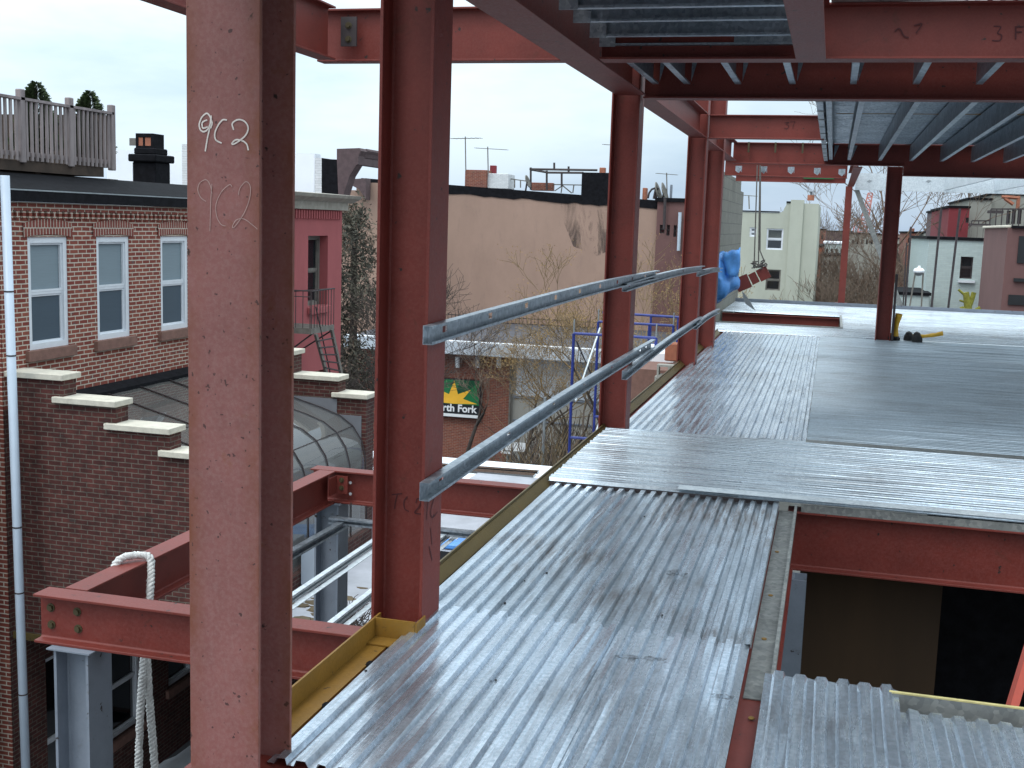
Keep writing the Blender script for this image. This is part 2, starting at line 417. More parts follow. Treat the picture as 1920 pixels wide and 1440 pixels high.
for L in ([(1590,1050),(1575,985),(1545,948),(1500,970),(1484,1020),(1505,1080),(1545,1110)], [(1590,980),(1582,1100),(1575,1330)],
          [(1740,1000),(1720,985),(1660,1040),(1620,1130),(1625,1220),(1655,1280),(1690,1295)],
          [(1790,1060),(1800,1010),(1845,962),(1878,1000),(1872,1090),(1830,1200),(1765,1295),(1742,1302),(1772,1250),(1830,1242),(1900,1292),(1930,1318)]):
    stroke(mk, Z1(L), 1, yf, .0009)
mk.obj('chalk_mark', c1, label='faint chalk 9C2')
# marks on second column: dark ink on web and flange
mk = MB().mat('ink'); yw = 4.0435
Z8 = lambda L: [(520+x/4, 860+y/4) for x, y in L]
for L in ([(860,270),(935,262)], [(900,268),(885,330),(880,375)], [(975,285),(950,320),(955,375),(985,395)], [(1040,330),(1050,300),(1078,310),(1062,360),(1030,405),(1075,415)]):
    stroke(mk, Z8(L), 1, yw, .0022)
for L in ([(1140,300),(1128,350),(1120,455)], [(1175,300),(1150,400),(1165,440),(1200,400)], [(1150,520),(1160,640)], [(1140,660),(1160,760),(1150,700)]):
    stroke(mk, Z8(L), 0, -1.3685, .003)
mk.obj('ink_mark', c2)

# ------------------------------------------------------------------ deck-level beams
def beam(name, parts, label, group='deck level red beams', cat='steel beam', mat=RED):
    t = thing(name, label, cat, parts[0][0], group)
    mb = MB().mat(mat)
    for p0, p1, d, w in parts: ibeam(mb, p0, p1, d, w)
    mb.obj('beam_section', t, bevel=.0015); return t
zt = -.062
e1 = beam('edge_beam', [((-1.455, 1.2, -.030), (-1.455, 17.3, -.030), .31, .17)], 'long red floor beam under the columns along the deck edge')
o1 = beam('outrigger_beam', [((-3.045, 4.01, zt), (-1.545, 4.01, zt), .205, .105)], 'near outrigger beam with four olive bolts beside its free end')
mb = MB().mat('bolt')
for px, py in ((95.5, 1139), (145, 1147), (97, 1171), (147, 1179)):
    p = at(px, py, 1, 4.005); bolt(mb, (p.x, 4.0055, p.z), 1, .0125, .013, -1)
    mb.obj('bolt', o1); mb = MB().mat('bolt')
o2 = beam('outrigger_beam', [((-2.925, 4.075, zt), (-2.925, 6.595, zt), .205, .105)], 'outrigger edge beam carrying the looped white rope')
o3 = beam('outrigger_beam', [((-3.045, 6.66, zt), (-1.545, 6.66, zt), .205, .105)], 'far outrigger beam behind the second column')
b = MB().mat(RED); b.box((-2.87, 6.598, -.20), (-2.79, 6.606, -.09)); b.box((-2.872, 6.50, -.20), (-2.864, 6.60, -.09)); b.obj('clip_angle', o3)
for z in (-.115, -.165):
    b = MB().mat('bolt'); bolt(b, (-2.83, 6.598, z), 1, .011, .012, -1); b.obj('bolt', o3)
for px, py in ((657, 905), (657, 926)):
    p = at(px, py, 1, 6.654); b = MB().mat('sign_white'); b.tube([(p.x, 6.6545, p.z), (p.x, 6.6525, p.z)], .010, 10); b.obj('bolt_hole', o3)
h0 = beam('hatch_beam', [((-1.36, 2.74, -.028), (-.22, 2.74, -.028), .3, .13)], 'red cross beam peeking out under the front end of the deck')
h1 = beam('hatch_beam', [((-.14, 6.56, -.0285), (4.6, 6.56, -.028), .33, .14)], 'deep red beam crossing above the dark plywood lined opening')
h2 = beam('hatch_beam', [((-.145, 1.2, -.028), (-.145, 6.47, -.028), .33, .105)], 'red beam along the left side of the opening, running toward the camera')
h3 = beam('hatch_beam', [((-.08, 3.52, -.03), (4.6, 3.52, -.03), .33, .14)], 'red beam on the near side of the opening under the front deck corner')
# galvanised closure angle along the opening
t = thing('closure_angle', 'grey galvanised closure angle between the ribbed sheets and the opening', 'steel angle', (-.13, 4, 0))
MB().mat('galv_dull').box((-.185, 3.76, -.0265), (-.106, 6.47, -.0225)).obj('flat_leg', t)
MB().mat('galv_dull').box((-.104, 3.76, -.0265), (-.091, 6.47, .022)).obj('upright_leg', t)
for y in (5.6, 4.9, 4.35, 3.6): mb = MB().mat('ochre'); mb.ball((-.155+random.uniform(-.01,.01), y, -.021), .011, 7, 5, (1, 1.3, .3)); mb.obj('rust_spot', t)
t = thing('closure_angle', 'grey closure angle with yellow stained top edge before the dark opening', 'steel angle', (1, 3.75, 0))
MB().mat('galv_dull').box((.27, 3.79, -.03), (4.6, 3.80, .045)).obj('upright_leg', t)
MB().mat('yellow_edge').box((.27, 3.789, .0455), (4.6, 3.802, .05)).obj('stained_edge', t)
MB().mat('galv_dull').box((-.08, 3.60, -.0255), (4.6, 3.788, -.0215)).obj('flat_leg', t)
t = thing('closure_angle', 'grey closure strip under the deck edge above the deep red beam', 'steel angle', (1, 6.5, 0))
MB().mat('galv_dull').box((-.07, 6.492, -.027), (4.6, 6.498, .016)).obj('upright_leg', t)

# ochre pour stop angles
t = thing('pour_stop', 'ochre primed steel angle between the two nearest columns, wrapping round the second', 'steel angle', (-1.5, 3.4, 0), 'pour stop angles along the deck edge')
mb = MB().mat('ochre')
mb.prism([(-1.525, 2.94, -.027), (-1.445, 2.94, -.027), (-1.445, 2.94, -.020), (-1.518, 2.94, -.020), (-1.518, 2.94, .055), (-1.525, 2.94, .055)], (0, .98, 0))
mb.box((-1.517, 3.86, -.019), (-1.365, 3.868, .055)); mb.box((-1.364, 3.862, -.019), (-1.358, 3.96, .05))
mb.box((-1.517, 3.78, -.0185), (-1.40, 3.858, -.0135))
mb.obj('angle_leg', t)
mb = MB().mat('tar')
for y in (3.25, 3.62): mb = MB().mat('tar'); mb.ball((-1.440, y, -.022), .015, 8, 5, (1, 1.8, .3), .3); mb.obj('weld_scorch', t)
t = thing('pour_stop', 'rusty olive steel angle edging the deck from the second column to the far end', 'steel angle', (-1.5, 8, 0), 'pour stop angles along the deck edge')
mb = MB().mat('olive')
mb.prism([(-1.545, 4.17, -.027), (-1.49, 4.17, -.027), (-1.49, 4.17, -.020), (-1.537, 4.17, -.020), (-1.537, 4.17, .042), (-1.545, 4.17, .042)], (0, 13.2, 0))
mb.obj('upright_leg', t)
MB().mat('olive').prism([(-1.536, 4.17, -.019), (-1.488, 4.17, -.019), (-1.488, 4.17, -.010), (-1.531, 4.17, .028), (-1.536, 4.17, .028)], (0, 13.2, 0)).obj('rust_strip', t)

# ------------------------------------------------------------------ metal decking
def deck(x0, x1, y0, y1, z, dirn, label, pitch=.0615, dep=.0165, group='ribbed galvanised deck sheets', wav=.0012, name='deck_sheet', screws=True, bend=None, mat=None, flip=False):
    mat = mat or ('deck_y' if dirn == 'y' else 'deck_x')
    mb = MB().mat(mat)
    if dirn == 'y': a0, a1, l0, l1 = x0, x1, y0, y1
    else: a0, a1, l0, l1 = y0, y1, x0, x1
    prof = []; a = a0; k = 0
    frac = (.30, .22, .30, .18)
    hs = (0, 0, 1, 1)
    while a < a1-1e-4:
        for f, h in zip((0, .34, .46, .88), (0, 0, 1, 1)):
            q = a+f*pitch
            if q <= a1: prof.append((q, h))
        a += pitch
    prof.append((a1, 0))
    ns = max(4, min(26, int((l1-l0)/.35)))
    bows = [random.uniform(-1, 1) for _ in prof]
    vs = []; np_ = len(prof)
    for i in range(ns+1):
        l = l0+(l1-l0)*i/ns
        for j, (q, h) in enumerate(prof):
            zz = z+h*dep + wav*(math.sin(l*2.3+j*.13+bows[j])+.6*math.sin(l*6.1+j*.7)) + random.uniform(-1, 1)*wav*.08
            qq = q+.0012*math.sin(l*1.7+j)
            ll = l
            if i in (0, ns): ll = l+math.sin(j*.9)*.003+random.uniform(-.004, .004)
            if bend: zz += bend(qq, ll)
            vs.append((qq, ll, zz) if dirn == 'y' else (ll, qq, zz))
    fs = []
    for i in range(ns):
        for j in range(np_-1):
            A = i*np_+j; q4 = (A, A+1, A+np_+1, A+np_)
            fs.append(q4 if dirn == 'y' else q4[::-1])
    mb.add(vs, fs)
    if screws:
        mb.mat('screw')
        n = int((x1-x0)*(y1-y0)*2.0); n = min(n, 16)
        for _ in range(n):
            j = random.randrange(int((a1-a0)/pitch)); q = a0+(j+.14)*pitch; l = random.uniform(l0+.05, l1-.05)
            rr = random.choice((.004, .005, .006))
            c = (q, l, z+.003) if dirn == 'y' else (l, q, z+.003)
            mb.ball(c, rr, 6, 4, (1, 1, .6))
    o = mb.obj(name); tag(o, label, 'metal deck', group)
    sd = o.modifiers.new('thick', 'SOLIDIFY'); sd.thickness = .0012; sd.offset = -1
    return o
deck(-1.4135, -.618, 2.80, 4.20, .0008, 'y', 'ribbed sheet at the front left with smeared highlights beside the ochre angle')
deck(-.6755, -.193, 2.0, 4.19, .0025, 'y', 'ribbed front sheet with dented rib and dark scuff beside the grey closure angle')
deck(-1.475, -.187, 4.165, 6.49, -.001, 'y', 'broad stained ribbed sheet between the second and third columns', mat='deck_y_dirty')
# cross-ribbed band
deck(-1.50, -.41, 6.50, 8.36, .022, 'x', 'cross ribbed sheet with bright wet glare at the third column')
deck(-.42, 2.1, 6.485, 8.37, .0245, 'x', 'cross ribbed sheet above the deep red beam, right of the small seam')
deck(2.09, 4.7, 6.49, 8.38, .022, 'x', 'cross ribbed sheet at the right edge above the deep red beam')
deck(-1.44, -.845, 8.40, 13.0, .004, 'y', 'ribbed strip inside the deck edge from third to fourth column')
deck(-1.44, -.84, 12.96, 17.20, .007, 'y', 'ribbed strip inside the deck edge from fourth column to the far end')
deck(-.855, -.09, 8.41, 17.19, .009, 'y', 'long ribbed strip bordering the fine grey cross ribbed field')
deck(-.085, 4.9, 8.385, 11.4, .004, 'x', 'fine cross ribbed field sheet, nearest third, with dirty marks', screws=False, mat='deck_x_dull')
deck(-.085, 4.9, 11.38, 14.3, .0065, 'x', 'fine cross ribbed field sheet, middle third, dull grey', screws=False, mat='deck_x_dull')
deck(-.085, 4.9, 14.28, 17.18, .009, 'x', 'fine cross ribbed field sheet ending at the dark inner column', screws=False, mat='deck_x_dull')
deck(-1.84, 4.9, 17.26, 18.72, .012, 'x', 'bright cross ribbed sheet just before the long narrow floor opening', screws=False)
deck(.24, 5.2, 18.70, 21.5, .014, 'x', 'bright cross ribbed sheet right of the narrow floor opening', screws=False)
deck(-1.84, 5.3, 21.50, 24.3, .016, 'x', 'bright cross ribbed sheet at the far edge of the floor', screws=False)
# front right patch with bent corner
def bend(q, l):
    e = max(0, (l-3.55)/.2); return .012*e*e
deck(-.122, .30, 1.8, 3.84, .014, 'y', 'dented ribbed sheet at the lower right with bent up corner', pitch=.068, dep=.013, bend=bend, wav=.001)
deck(.295, 2.2, 1.8, 3.73, .010, 'y', 'scalloped ribbed sheet end under the yellow stained angle', pitch=.068, dep=.013, wav=.001)
o = MB().mat('iron').box((-1.49, 6.501, -.03), (-.19, 6.506, .021)).obj('closure_strip'); tag(o, 'dark closure strip in the step where the ribbed sheets meet the cross band', 'metal strip')
mb = MB().mat('deck_y'); mb.prism([(-.652, 2.0, .004), (-.628, 2.0, .004), (-.632, 2.0, .0245), (-.648, 2.0, .0245)], (0, 2.185, 0)); o = mb.obj('seam_rib'); tag(o, 'raised seam rib between the two front ribbed sheets', 'metal seam')
mb = MB().mat('scuff')
for (px, py, rx, ry) in ((1178, 1232, .05, .03), (1225, 1235, .05, .025), (1355, 1305, .04, .03), (1268, 1075, .05, .06)):
    p = at(px, py, 2, .023); n = 16; vs = [(p.x+rx*math.cos(2*math.pi*k/n)*random.uniform(.6, 1.1), p.y+ry*math.sin(2*math.pi*k/n)*random.uniform(.6, 1.1), .0235) for k in range(n)]; mb.add([(p.x, p.y, .0235)]+vs, [(0, 1+k, 1+(k+1) % n) for k in range(n)])
o = mb.obj('soot_scuff'); tag(o, 'black sooty scuffs on the front ribbed sheets', 'soot marks'); o['kind'] = 'stuff'
# flashing strips
o = MB().mat('galv_pale').box((-.75, 6.488, .0405), (2.3, 6.60, .0425)).obj('flashing_strip'); tag(o, 'flat pale metal strip along the step of the deck', 'metal flashing', 'flat metal strips')
o = MB().mat('galv_dull').box((-.09, 8.33, .0405), (3.5, 8.43, .0425)).obj('flashing_strip'); tag(o, 'flat grey metal strip where the field sheets meet the cross band', 'metal flashing', 'flat metal strips')
o = MB().mat('galv_pale').box((1.0, 17.17, .028), (4.9, 17.27, .031)).obj('flashing_strip'); tag(o, 'flat metal strip running right from the yellow boots', 'metal flashing', 'flat metal strips')
# narrow opening curb
t = thing('opening_curb', 'steel curb lining the long narrow floor opening near the block wall', 'opening curb', (-.8, 20, 0))
mb = MB().mat('galv_dull'); mb.box((-1.84, 18.72, -.02), (.24, 18.75, .05)); mb.box((.205, 18.75, -.02), (.24, 21.46, .05)); mb.obj('curb', t)
mb = MB().mat(RED); ibeam(mb, (-1.84, 21.49, -.01), (.2, 21.49, -.01), .6, .1); mb.obj('inner_face', t)
t = thing('edge_angle', 'low purple grey steel angle along the far edge of the deck', 'steel angle', (1, 24.4, 0))
mb = MB().mat('greyprimer'); mb.box((-1.84, 24.35, -.05), (5.4, 24.37, .10)); mb.box((-1.84, 24.20, .0), (5.4, 24.349, .012)); mb.obj('angle_leg', t)
beam('far_edge_beam', [((-1.84, 24.3, -.02), (5.4, 24.3, -.02), .3, .15)], 'red beam below the far edge of the deck')
MB()
# ------------------------------------------------------------------ upper beams
ub = 'overhead red beams'
zb = 2.405
def ubeam(parts, label, name='roof_beam'):
    return beam(name, parts, label, ub)
ubeam([((-1.435, 4.16, 2.72), (-1.435, 8.37, 2.72), .315, .21), ((-1.435, 2.88, 2.72), (-1.435, 3.94, 2.72), .315, .21), ((-1.435, -1.0, 2.72), (-1.435, 2.65, 2.72), .315, .21)], 'brown undersided edge beam descending from the top of the picture to the third column')
e2 = ubeam([((-1.455, 8.58, 2.71), (-1.455, 12.87, 2.71), .26, .17)], 'overhead edge beam between third and fourth columns, pink sunlit web')
e3 = ubeam([((-1.455, 13.09, 2.70), (-1.455, 14.89, 2.70), .26, .17), ((-1.455, 15.11, 2.70), (-1.455, 16.93, 2.70), .26, .17)], 'overhead edge beam beyond the fourth column with chalk scribble')
mk = MB().mat('chalk_faint'); Z4 = lambda L: [(1120+x/4.571, 160+y/4.571) for x, y in L]
for L in ([(1040,480),(1050,520),(1040,570)], [(1060,490),(1065,540)], [(1035,550),(1060,585)]): stroke(mk, Z4(L), 0, -1.448, .006)
mk.obj('chalk_mark', e3)
bA = ubeam([((-1.32, 6.68, 2.70), (5.0, 6.80, 2.70), .29, .15)], 'first overhead cross beam with dark handwritten 3F at its right end')
mk = MB().mat('ink'); Z3 = lambda L: [(1380+x/3.556, y/3.556) for x, y in L]
for L in ([(1720,175),(1765,180),(1745,220),(1770,235),(1760,270),(1710,270)], [(1865,180),(1865,260)], [(1862,180),(1915,178)], [(1862,215),(1905,213)],
          [(1060,210),(1090,190),(1120,240),(1150,250)], [(1190,170),(1240,160),(1200,220)]):
    stroke(mk, Z3(L), 1, 6.712 if L[0][0] > 1500 else 6.698, .0035)
mk.obj('ink_mark', bA)
ubeam([((-1.355, 8.47, 2.72), (5.0, 8.60, 2.72), .33, .15)], 'second overhead cross beam, dark face notched by joist ends')
ubeam([((-.175, -1.0, 2.69), (-.175, 6.60, 2.69), .29, .155)], 'overhead beam seen from below running straight away at the top centre')
bC = ubeam([((-1.36, 12.98, 2.70), (-.16, 12.98, 2.70), .25, .12)], 'short overhead cross beam against the sky at the fourth column, marked 37')
mk = MB().mat('ink')
for L in ([(1605,320),(1640,318),(1618,335),(1640,345),(1630,370),(1600,368)], [(1655,315),(1692,312),(1680,340),(1676,370)]): stroke(mk, Z4(L), 1, 12.97, .0028)
mk.obj('ink_mark', bC)
bD = ubeam([((-1.43, 17.02, 2.70), (.87, 17.02, 2.70), .29, .13)], 'overhead cross beam with three dark joist hangers past the end of the edge row')
for px in (1404, 1454, 1505):
    p = at(px, 280, 1, 16.95); MB().mat('bolt').box((p.x-.012, 16.90, 2.56), (p.x+.012, 16.953, 2.70)).obj('hanger', bD)
ubeam([((.86, 17.02, 2.70), (5.6, 17.25, 2.70), .42, .16)], 'deep dark overhead beam right of the inner column')
bF = ubeam([((-1.84, 20.45, 2.66), (.16, 20.75, 2.66), .27, .12)], 'far overhead cross beam carrying small galvanised clips')
for px, py in ((1385, 317), (1432, 318), (1483, 319), (1532, 321), (1578, 323)):
    p = at(px, py, 1, 20.4); mb = MB().mat('galv')
    mb.prism([(p.x-.05, 20.36, p.z+.05), (p.x+.05, 20.30, p.z+.05), (p.x+.05, 20.30, p.z-.02), (p.x+.01, 20.33, p.z-.07), (p.x-.05, 20.36, p.z-.03)], (0, .006, 0)); mb.box((p.x+.052, 20.30, p.z-.05), (p.x+.058, 20.38, p.z+.05)); mb.obj('joist_clip', bF)
bG = ubeam([((-1.84, 22.8, 2.53), (.16, 22.8, 2.53), .14, .10)], 'thin farthest overhead cross beam with a green painted middle')
MB().mat('sign_green').box((-.6, 22.74, 2.46), (-.05, 22.757, 2.50)).obj('paint_patch', bG)
ubeam([((.27, 17.12, 2.66), (.27, 24.3, 2.66), .27, .12)], 'overhead beam running away to the thin far post')
# top-left outrigger
ul = ubeam([((-2.965, 2.0, 2.72), (-2.965, 6.62, 2.72), .305, .11)], 'overhead outrigger edge beam crossing behind the nearest column at the top left')
ul2 = ubeam([((-3.06, 6.74, 2.72), (-1.545, 6.74, 2.72), .305, .11)], 'overhead outrigger cross beam between first and third columns')
b = MB().mat('iron'); b.box((-2.90, 6.668, 2.50), (-2.80, 6.68, 2.67)); b.obj('clip_angle', ul2)
for z in (2.62, 2.54):
    b = MB().mat('bolt'); bolt(b, (-2.85, 6.668, z), 1, .014, .015, -1); b.obj('bolt', ul2)

# inner column, thin far post, brace
t = thing('steel_column', 'dark inner steel column standing on the deck beside the yellow boots', 'steel column', (.76, 17.15, 0))
mb = MB().mat(RED); wcol(mb, .76, 17.15, .0, 2.41, d=.2, w=.2, web='x'); mb.obj('shaft', t, bevel=.002)
MB().mat('iron').box((.87, 17.045, 0), (.90, 17.12, .95)).obj('stiffener', t)
t = thing('far_post', 'thin red post at the far deck edge under the longitudinal overhead beam', 'steel post', (.245, 24.4, 0))
MB().mat(RED).box((.18, 24.38, .1), (.31, 24.50, 2.40)).obj('shaft', t)
MB().mat(RED).box((.13, 24.372, .086), (.36, 24.52, .1)).obj('base_plate', t)
o = MB().mat('galv_dull').prism([(.345, 24.40, 2.33), (.44, 24.40, 2.33), (1.46, 24.40, 0.03), (1.34, 24.40, 0.03)], (0, .06, 0)).obj('diagonal_brace'); tag(o, 'slanting grey metal brace behind the dark inner column', 'brace')
# silver beam beyond
t = thing('light_gauge_header', 'pale galvanised header spanning right from the thin far post', 'metal header', (1, 24.4, 2.5))
mb = MB().mat('galv_pale'); csec(mb, (.36, 24.35, 2.33), (5.2, 24.35, 2.31), .33, .05, (0, 1, 0)); mb.obj('channel', t)
for px in (1630, 1741):
    p = at(px, 340, 1, 24.34); MB().mat('zinc').prism([(p.x-.05, 24.345, p.z), (p.x, 24.345, p.z+.03), (p.x+.06, 24.345, p.z+.01), (p.x, 24.345, p.z-.03)], (0, .003, 0)).obj('hole', t)
for i, x in enumerate((2.0, 2.9, 3.8)):
    o = MB().mat('galv_pale'); csec(o, (x+.5, 17.4, 2.42), (x, 24.3, 2.36), .24, .05, (1, 0, 0)); o = o.obj('far_joist')
    tag(o, ('pale far joist, left one of three under the open far bay', 'pale far joist, middle one of three under the open far bay', 'pale far joist, right one of three under the open far bay')[i], 'joist', 'pale joists in the open far bay')

# ------------------------------------------------------------------ overhead joists and deck
def joist(p0, p1, web, fl, opn, label, group, mat='galv'):
    mb = MB().mat(mat); csec(mb, p0, p1, web, fl, opn); o = mb.obj('joist'); return tag(o, label, 'joist', group)
for i, (py, x0) in enumerate(((12, -1.27), (38, -1.28), (67, -1.29), (85, -1.30))):
    p = at(1470, py, 2, 2.49)
    t = thing('joist', ('overhead cross joist nearest the camera, at the top edge', 'second overhead cross joist from the top edge', 'third overhead cross joist from the top edge', 'last overhead cross joist before the first cross beam')[i], 'joist', (x0, p.y, 2.49), 'cross joists over the front bay')
    mb = MB().mat('galv'); csec(mb, (x0, p.y, 2.49), (-.27, p.y, 2.49), .2, .042, (0, -1, 0)); mb.obj('channel', t)
    MB().mat('galv').box((x0-.03, p.y-.05, 2.482), (x0+.06, p.y-.044, 2.66)).obj('end_clip', t)
for i, y in enumerate((4.2, 4.62, 5.05)):
    joist((-1.27, y, 2.49), (-.27, y, 2.49), .2, .042, (0, -1, 0), 'cross joists above and behind the top of the picture', 'hidden front bay joists')
names = ['overhead joist stub between the cross beams, %s' % s for s in ('beside the edge beam with crumpled end', 'first whole one from the edge beam', 'second whole one from the edge beam', 'third whole one, nearest the hanging beam end', 'fourth whole one, nearly end on', 'fifth whole one, leaning right', 'sixth whole one, near the right edge')]
for i, x in enumerate((-1.27, -1.05, -.70, -.335, .063, .462, .855)):
    t = thing('joist', names[i], 'joist', (x, 7.5, 2.49), 'joists between the two cross beams')
    mb = MB().mat('galv'); csec(mb, (x-.02, 6.79, 2.485), (x-.02, 8.40, 2.485), .21, .042, (1, 0, 0)); mb.obj('channel', t)
    MB().mat('galv').prism([(x+.03, 8.385, 2.50), (x+.08, 8.385, 2.69), (x+.03, 8.385, 2.69)], (0, -.003, 0)).obj('end_clip', t)
jl = ['big bay joist, %s from the open sky side' % s for s in ('first', 'second', 'third', 'fourth', 'fifth', 'sixth', 'seventh', 'eighth')]
for i, x in enumerate((-.10, .14, .54, .94, 1.33, 1.72, 2.12, 2.52)):
    t = thing('joist', jl[i], 'joist', (x, 12, 2.49), 'joists of the big overhead bay')
    mb = MB().mat('galv'); csec(mb, (x-.02, 8.70, 2.475), (x-.02, 16.92, 2.475), .2, .045, (1, 0, 0)); mb.obj('channel', t)
    MB().mat('galv').prism([(x+.04, 16.90, 2.50), (x+.10, 16.90, 2.67), (x+.04, 16.90, 2.67)], (0, -.004, 0)).obj('end_clip', t)
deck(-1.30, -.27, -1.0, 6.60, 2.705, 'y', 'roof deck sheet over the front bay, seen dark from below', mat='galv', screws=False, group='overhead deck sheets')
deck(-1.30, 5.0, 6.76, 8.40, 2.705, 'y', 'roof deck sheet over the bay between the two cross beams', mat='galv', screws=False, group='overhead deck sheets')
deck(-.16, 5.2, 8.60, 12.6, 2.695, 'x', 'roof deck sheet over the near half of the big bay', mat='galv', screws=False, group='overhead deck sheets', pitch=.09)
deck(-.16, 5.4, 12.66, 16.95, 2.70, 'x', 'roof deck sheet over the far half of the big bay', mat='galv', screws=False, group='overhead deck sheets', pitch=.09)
o = MB().mat('ochre').box((-.05, 12.60, 2.690), (5.2, 12.655, 2.697)).obj('seam_strip'); tag(o, 'thin rusty strip between two overhead deck sheets', 'strip')
t = thing('closure_angle', 'galvanised stud edge of the big overhead bay facing the open sky', 'steel angle', (-.19, 12, 2.6))
mb = MB().mat('galv'); csec(mb, (-.19, 8.60, 2.46), (-.19, 17.0, 2.46), .26, .05, (1, 0, 0)); mb.obj('channel', t)
for k in range(10): MB().mat('galv_dull').box((-.194, 9.2+k*.75, 2.455), (-.130, 9.23+k*.75, 2.46)).obj('clip', t)
t = thing('closure_angle', 'overhead grey closure angle on top of the first cross beam at the top right', 'steel angle', (1, 6.7, 2.75))
MB().mat('galv_pale').box((-.09, 6.64, 2.704), (5, 6.65, 2.80)).obj('upright_leg', t)
MB().mat('galv_dull').box((-.09, 6.54, 2.7005), (5, 6.639, 2.7035)).obj('flat_leg', t)

# ------------------------------------------------------------------ hand rails
def rail(p0, p1, h, label, holes=()):
    t = thing('guard_rail', label, 'guard rail', p0, 'galvanised stud guard rails')
    p0 = Vector(p0); p1 = Vector(p1); L = (p1-p0).length
    # web plane facing +X with real holes, built as strips; bowed slightly
    n = 24
    def P(s, z, x=0):
        q = p0.lerp(p1, s/L); q = q+Vector((x, 0, z+.018*math.sin(math.pi*s/L))); return q
    cuts = sorted(set([0, L]+[L*i/n for i in range(n+1)]))
    hl = [(a-.028, a+.028) for a in holes]
    for a, b_ in hl: cuts = [c for c in cuts if not (a-.01 < c < b_+.01)]+[a, b_]
    cuts.sort(); mb = MB().mat('galv'); tk = .0018; z1, z2 = h*.32, h*.68
    def slab(s0, s1, za, zb_, xa, xb):
        A = [P(s0, za, xa), P(s0, za, xb), P(s0, zb_, xb), P(s0, zb_, xa)]; B = [P(s1, za, xa), P(s1, za, xb), P(s1, zb_, xb), P(s1, zb_, xa)]
        mb.add(A+B, [(0, 1, 2, 3), (7, 6, 5, 4), (0, 4, 5, 1), (1, 5, 6, 2), (2, 6, 7, 3), (3, 7, 4, 0)])
    for s0, s1 in zip(cuts[:-1], cuts[1:]):
        hole = any(abs(s0-a) < 1e-6 and abs(s1-b_) < 1e-6 for a, b_ in hl)
        if hole: slab(s0, s1, 0, z1, 0, tk); slab(s0, s1, z2, h, 0, tk)
        else: slab(s0, s1, 0, h, 0, tk)
        slab(s0, s1, h-tk, h, tk, .036); slab(s0, s1, 0, tk, tk, .036)
        slab(s0, s1, h-.010, h-tk, .0345, .036); slab(s0, s1, tk, .010, .0345, .036)
    mb.obj('channel', t)
    return t
xr = -1.366
def rl(a, b_, h, label, hp=()):
    rail((xr, a[0], a[1]), (xr, b_[0], b_[1]), h, label, hp)
hs = [.24+.605*k for k in range(9)]
rl((3.885, 1.062), (9.5, 1.080), .067, 'upper guard rail with open holes, nearest length starting on the second column', [h_ for h_ in hs])
rl((7.95, 1.050), (13.03, 1.030), .058, 'upper guard rail, middle length passing between third and fourth columns', [.3, .9, 1.5, 3.4])
rl((12.55, .985), (15.2, .945), .055, 'upper guard rail, last short length by the tarp', [.3, 1.5])
rl((3.885, .500), (9.45, .525), .067, 'lower guard rail, nearest length starting on the second column', [.24, 1.2, 2.1, 2.9, 3.8, 5.0, 5.3])
rl((8.1, .425), (13.05, .465), .062, 'lower guard rail, middle length between third and fourth columns', [.25, .55, 1.0])
rl((12.5, .43), (15.2, .425), .055, 'lower guard rail, last short length by the tarp')

# ------------------------------------------------------------------ rope on the outrigger
def twisted(mb, path, r, lay=.055):
    pts = []; 
    L = 0; path = [Vector(p) for p in path]; dense = []
    for i in range(len(path)-1):
        a = path[max(i-1, 0)]; b_ = path[i]; c = path[i+1]; d = path[min(i+2, len(path)-1)]
        n = max(3, int((c-b_).length/.012))
        for k in range(n):
            t = k/n; dense.append(.5*((2*b_)+(c-a)*t+(2*a-5*b_+4*c-d)*t*t+(3*b_-a-3*c+d)*t**3))
    dense.append(path[-1]); u = None; fr = []
    for i, p in enumerate(dense):
        d = (dense[min(i+1, len(dense)-1)]-dense[max(i-1, 0)]).normalized()
        u = d.orthogonal().normalized() if u is None else (u-d*u.dot(d)).normalized()
        fr.append((p, u, d.cross(u)))
        if i: L += (p-dense[i-1]).length
        pts.append(L)
    for s in range(3):
        q = []
        for (p, u_, w), l in zip(fr, pts):
            a = 2*math.pi*(l/lay+s/3); q.append(p+(u_*math.cos(a)+w*math.sin(a))*r*.52)
        mb.tube(q, r*.56, 6)
rp = MB().mat('rope')
a0 = at(226, 1052, 0, -2.985)
twisted(rp, [(-2.99, 4.40, -.30), (-2.988, 4.42, -.12), (-2.965, 4.44, -.045), (-2.925, 4.50, -.035), (-2.868, 4.53, -.047), (-2.845, 4.50, -.13), (-2.83, 4.46, -.25), (-2.84, 4.42, -.55), (-2.85, 4.40, -.9), (-2.855, 4.38, -1.6), (-2.855, 4.38, -2.6)], .0185)
twisted(rp, [(-2.84, 4.44, -.25), (-2.835, 4.445, -.45), (-2.825, 4.45, -.7), (-2.805, 4.46, -1.1), (-2.79, 4.46, -1.8), (-2.79, 4.46, -2.6)], .0185)
o = rp.obj('rope', smooth=True); tag(o, 'thick twisted white rope looped over the outrigger edge beam and hanging down', 'rope')

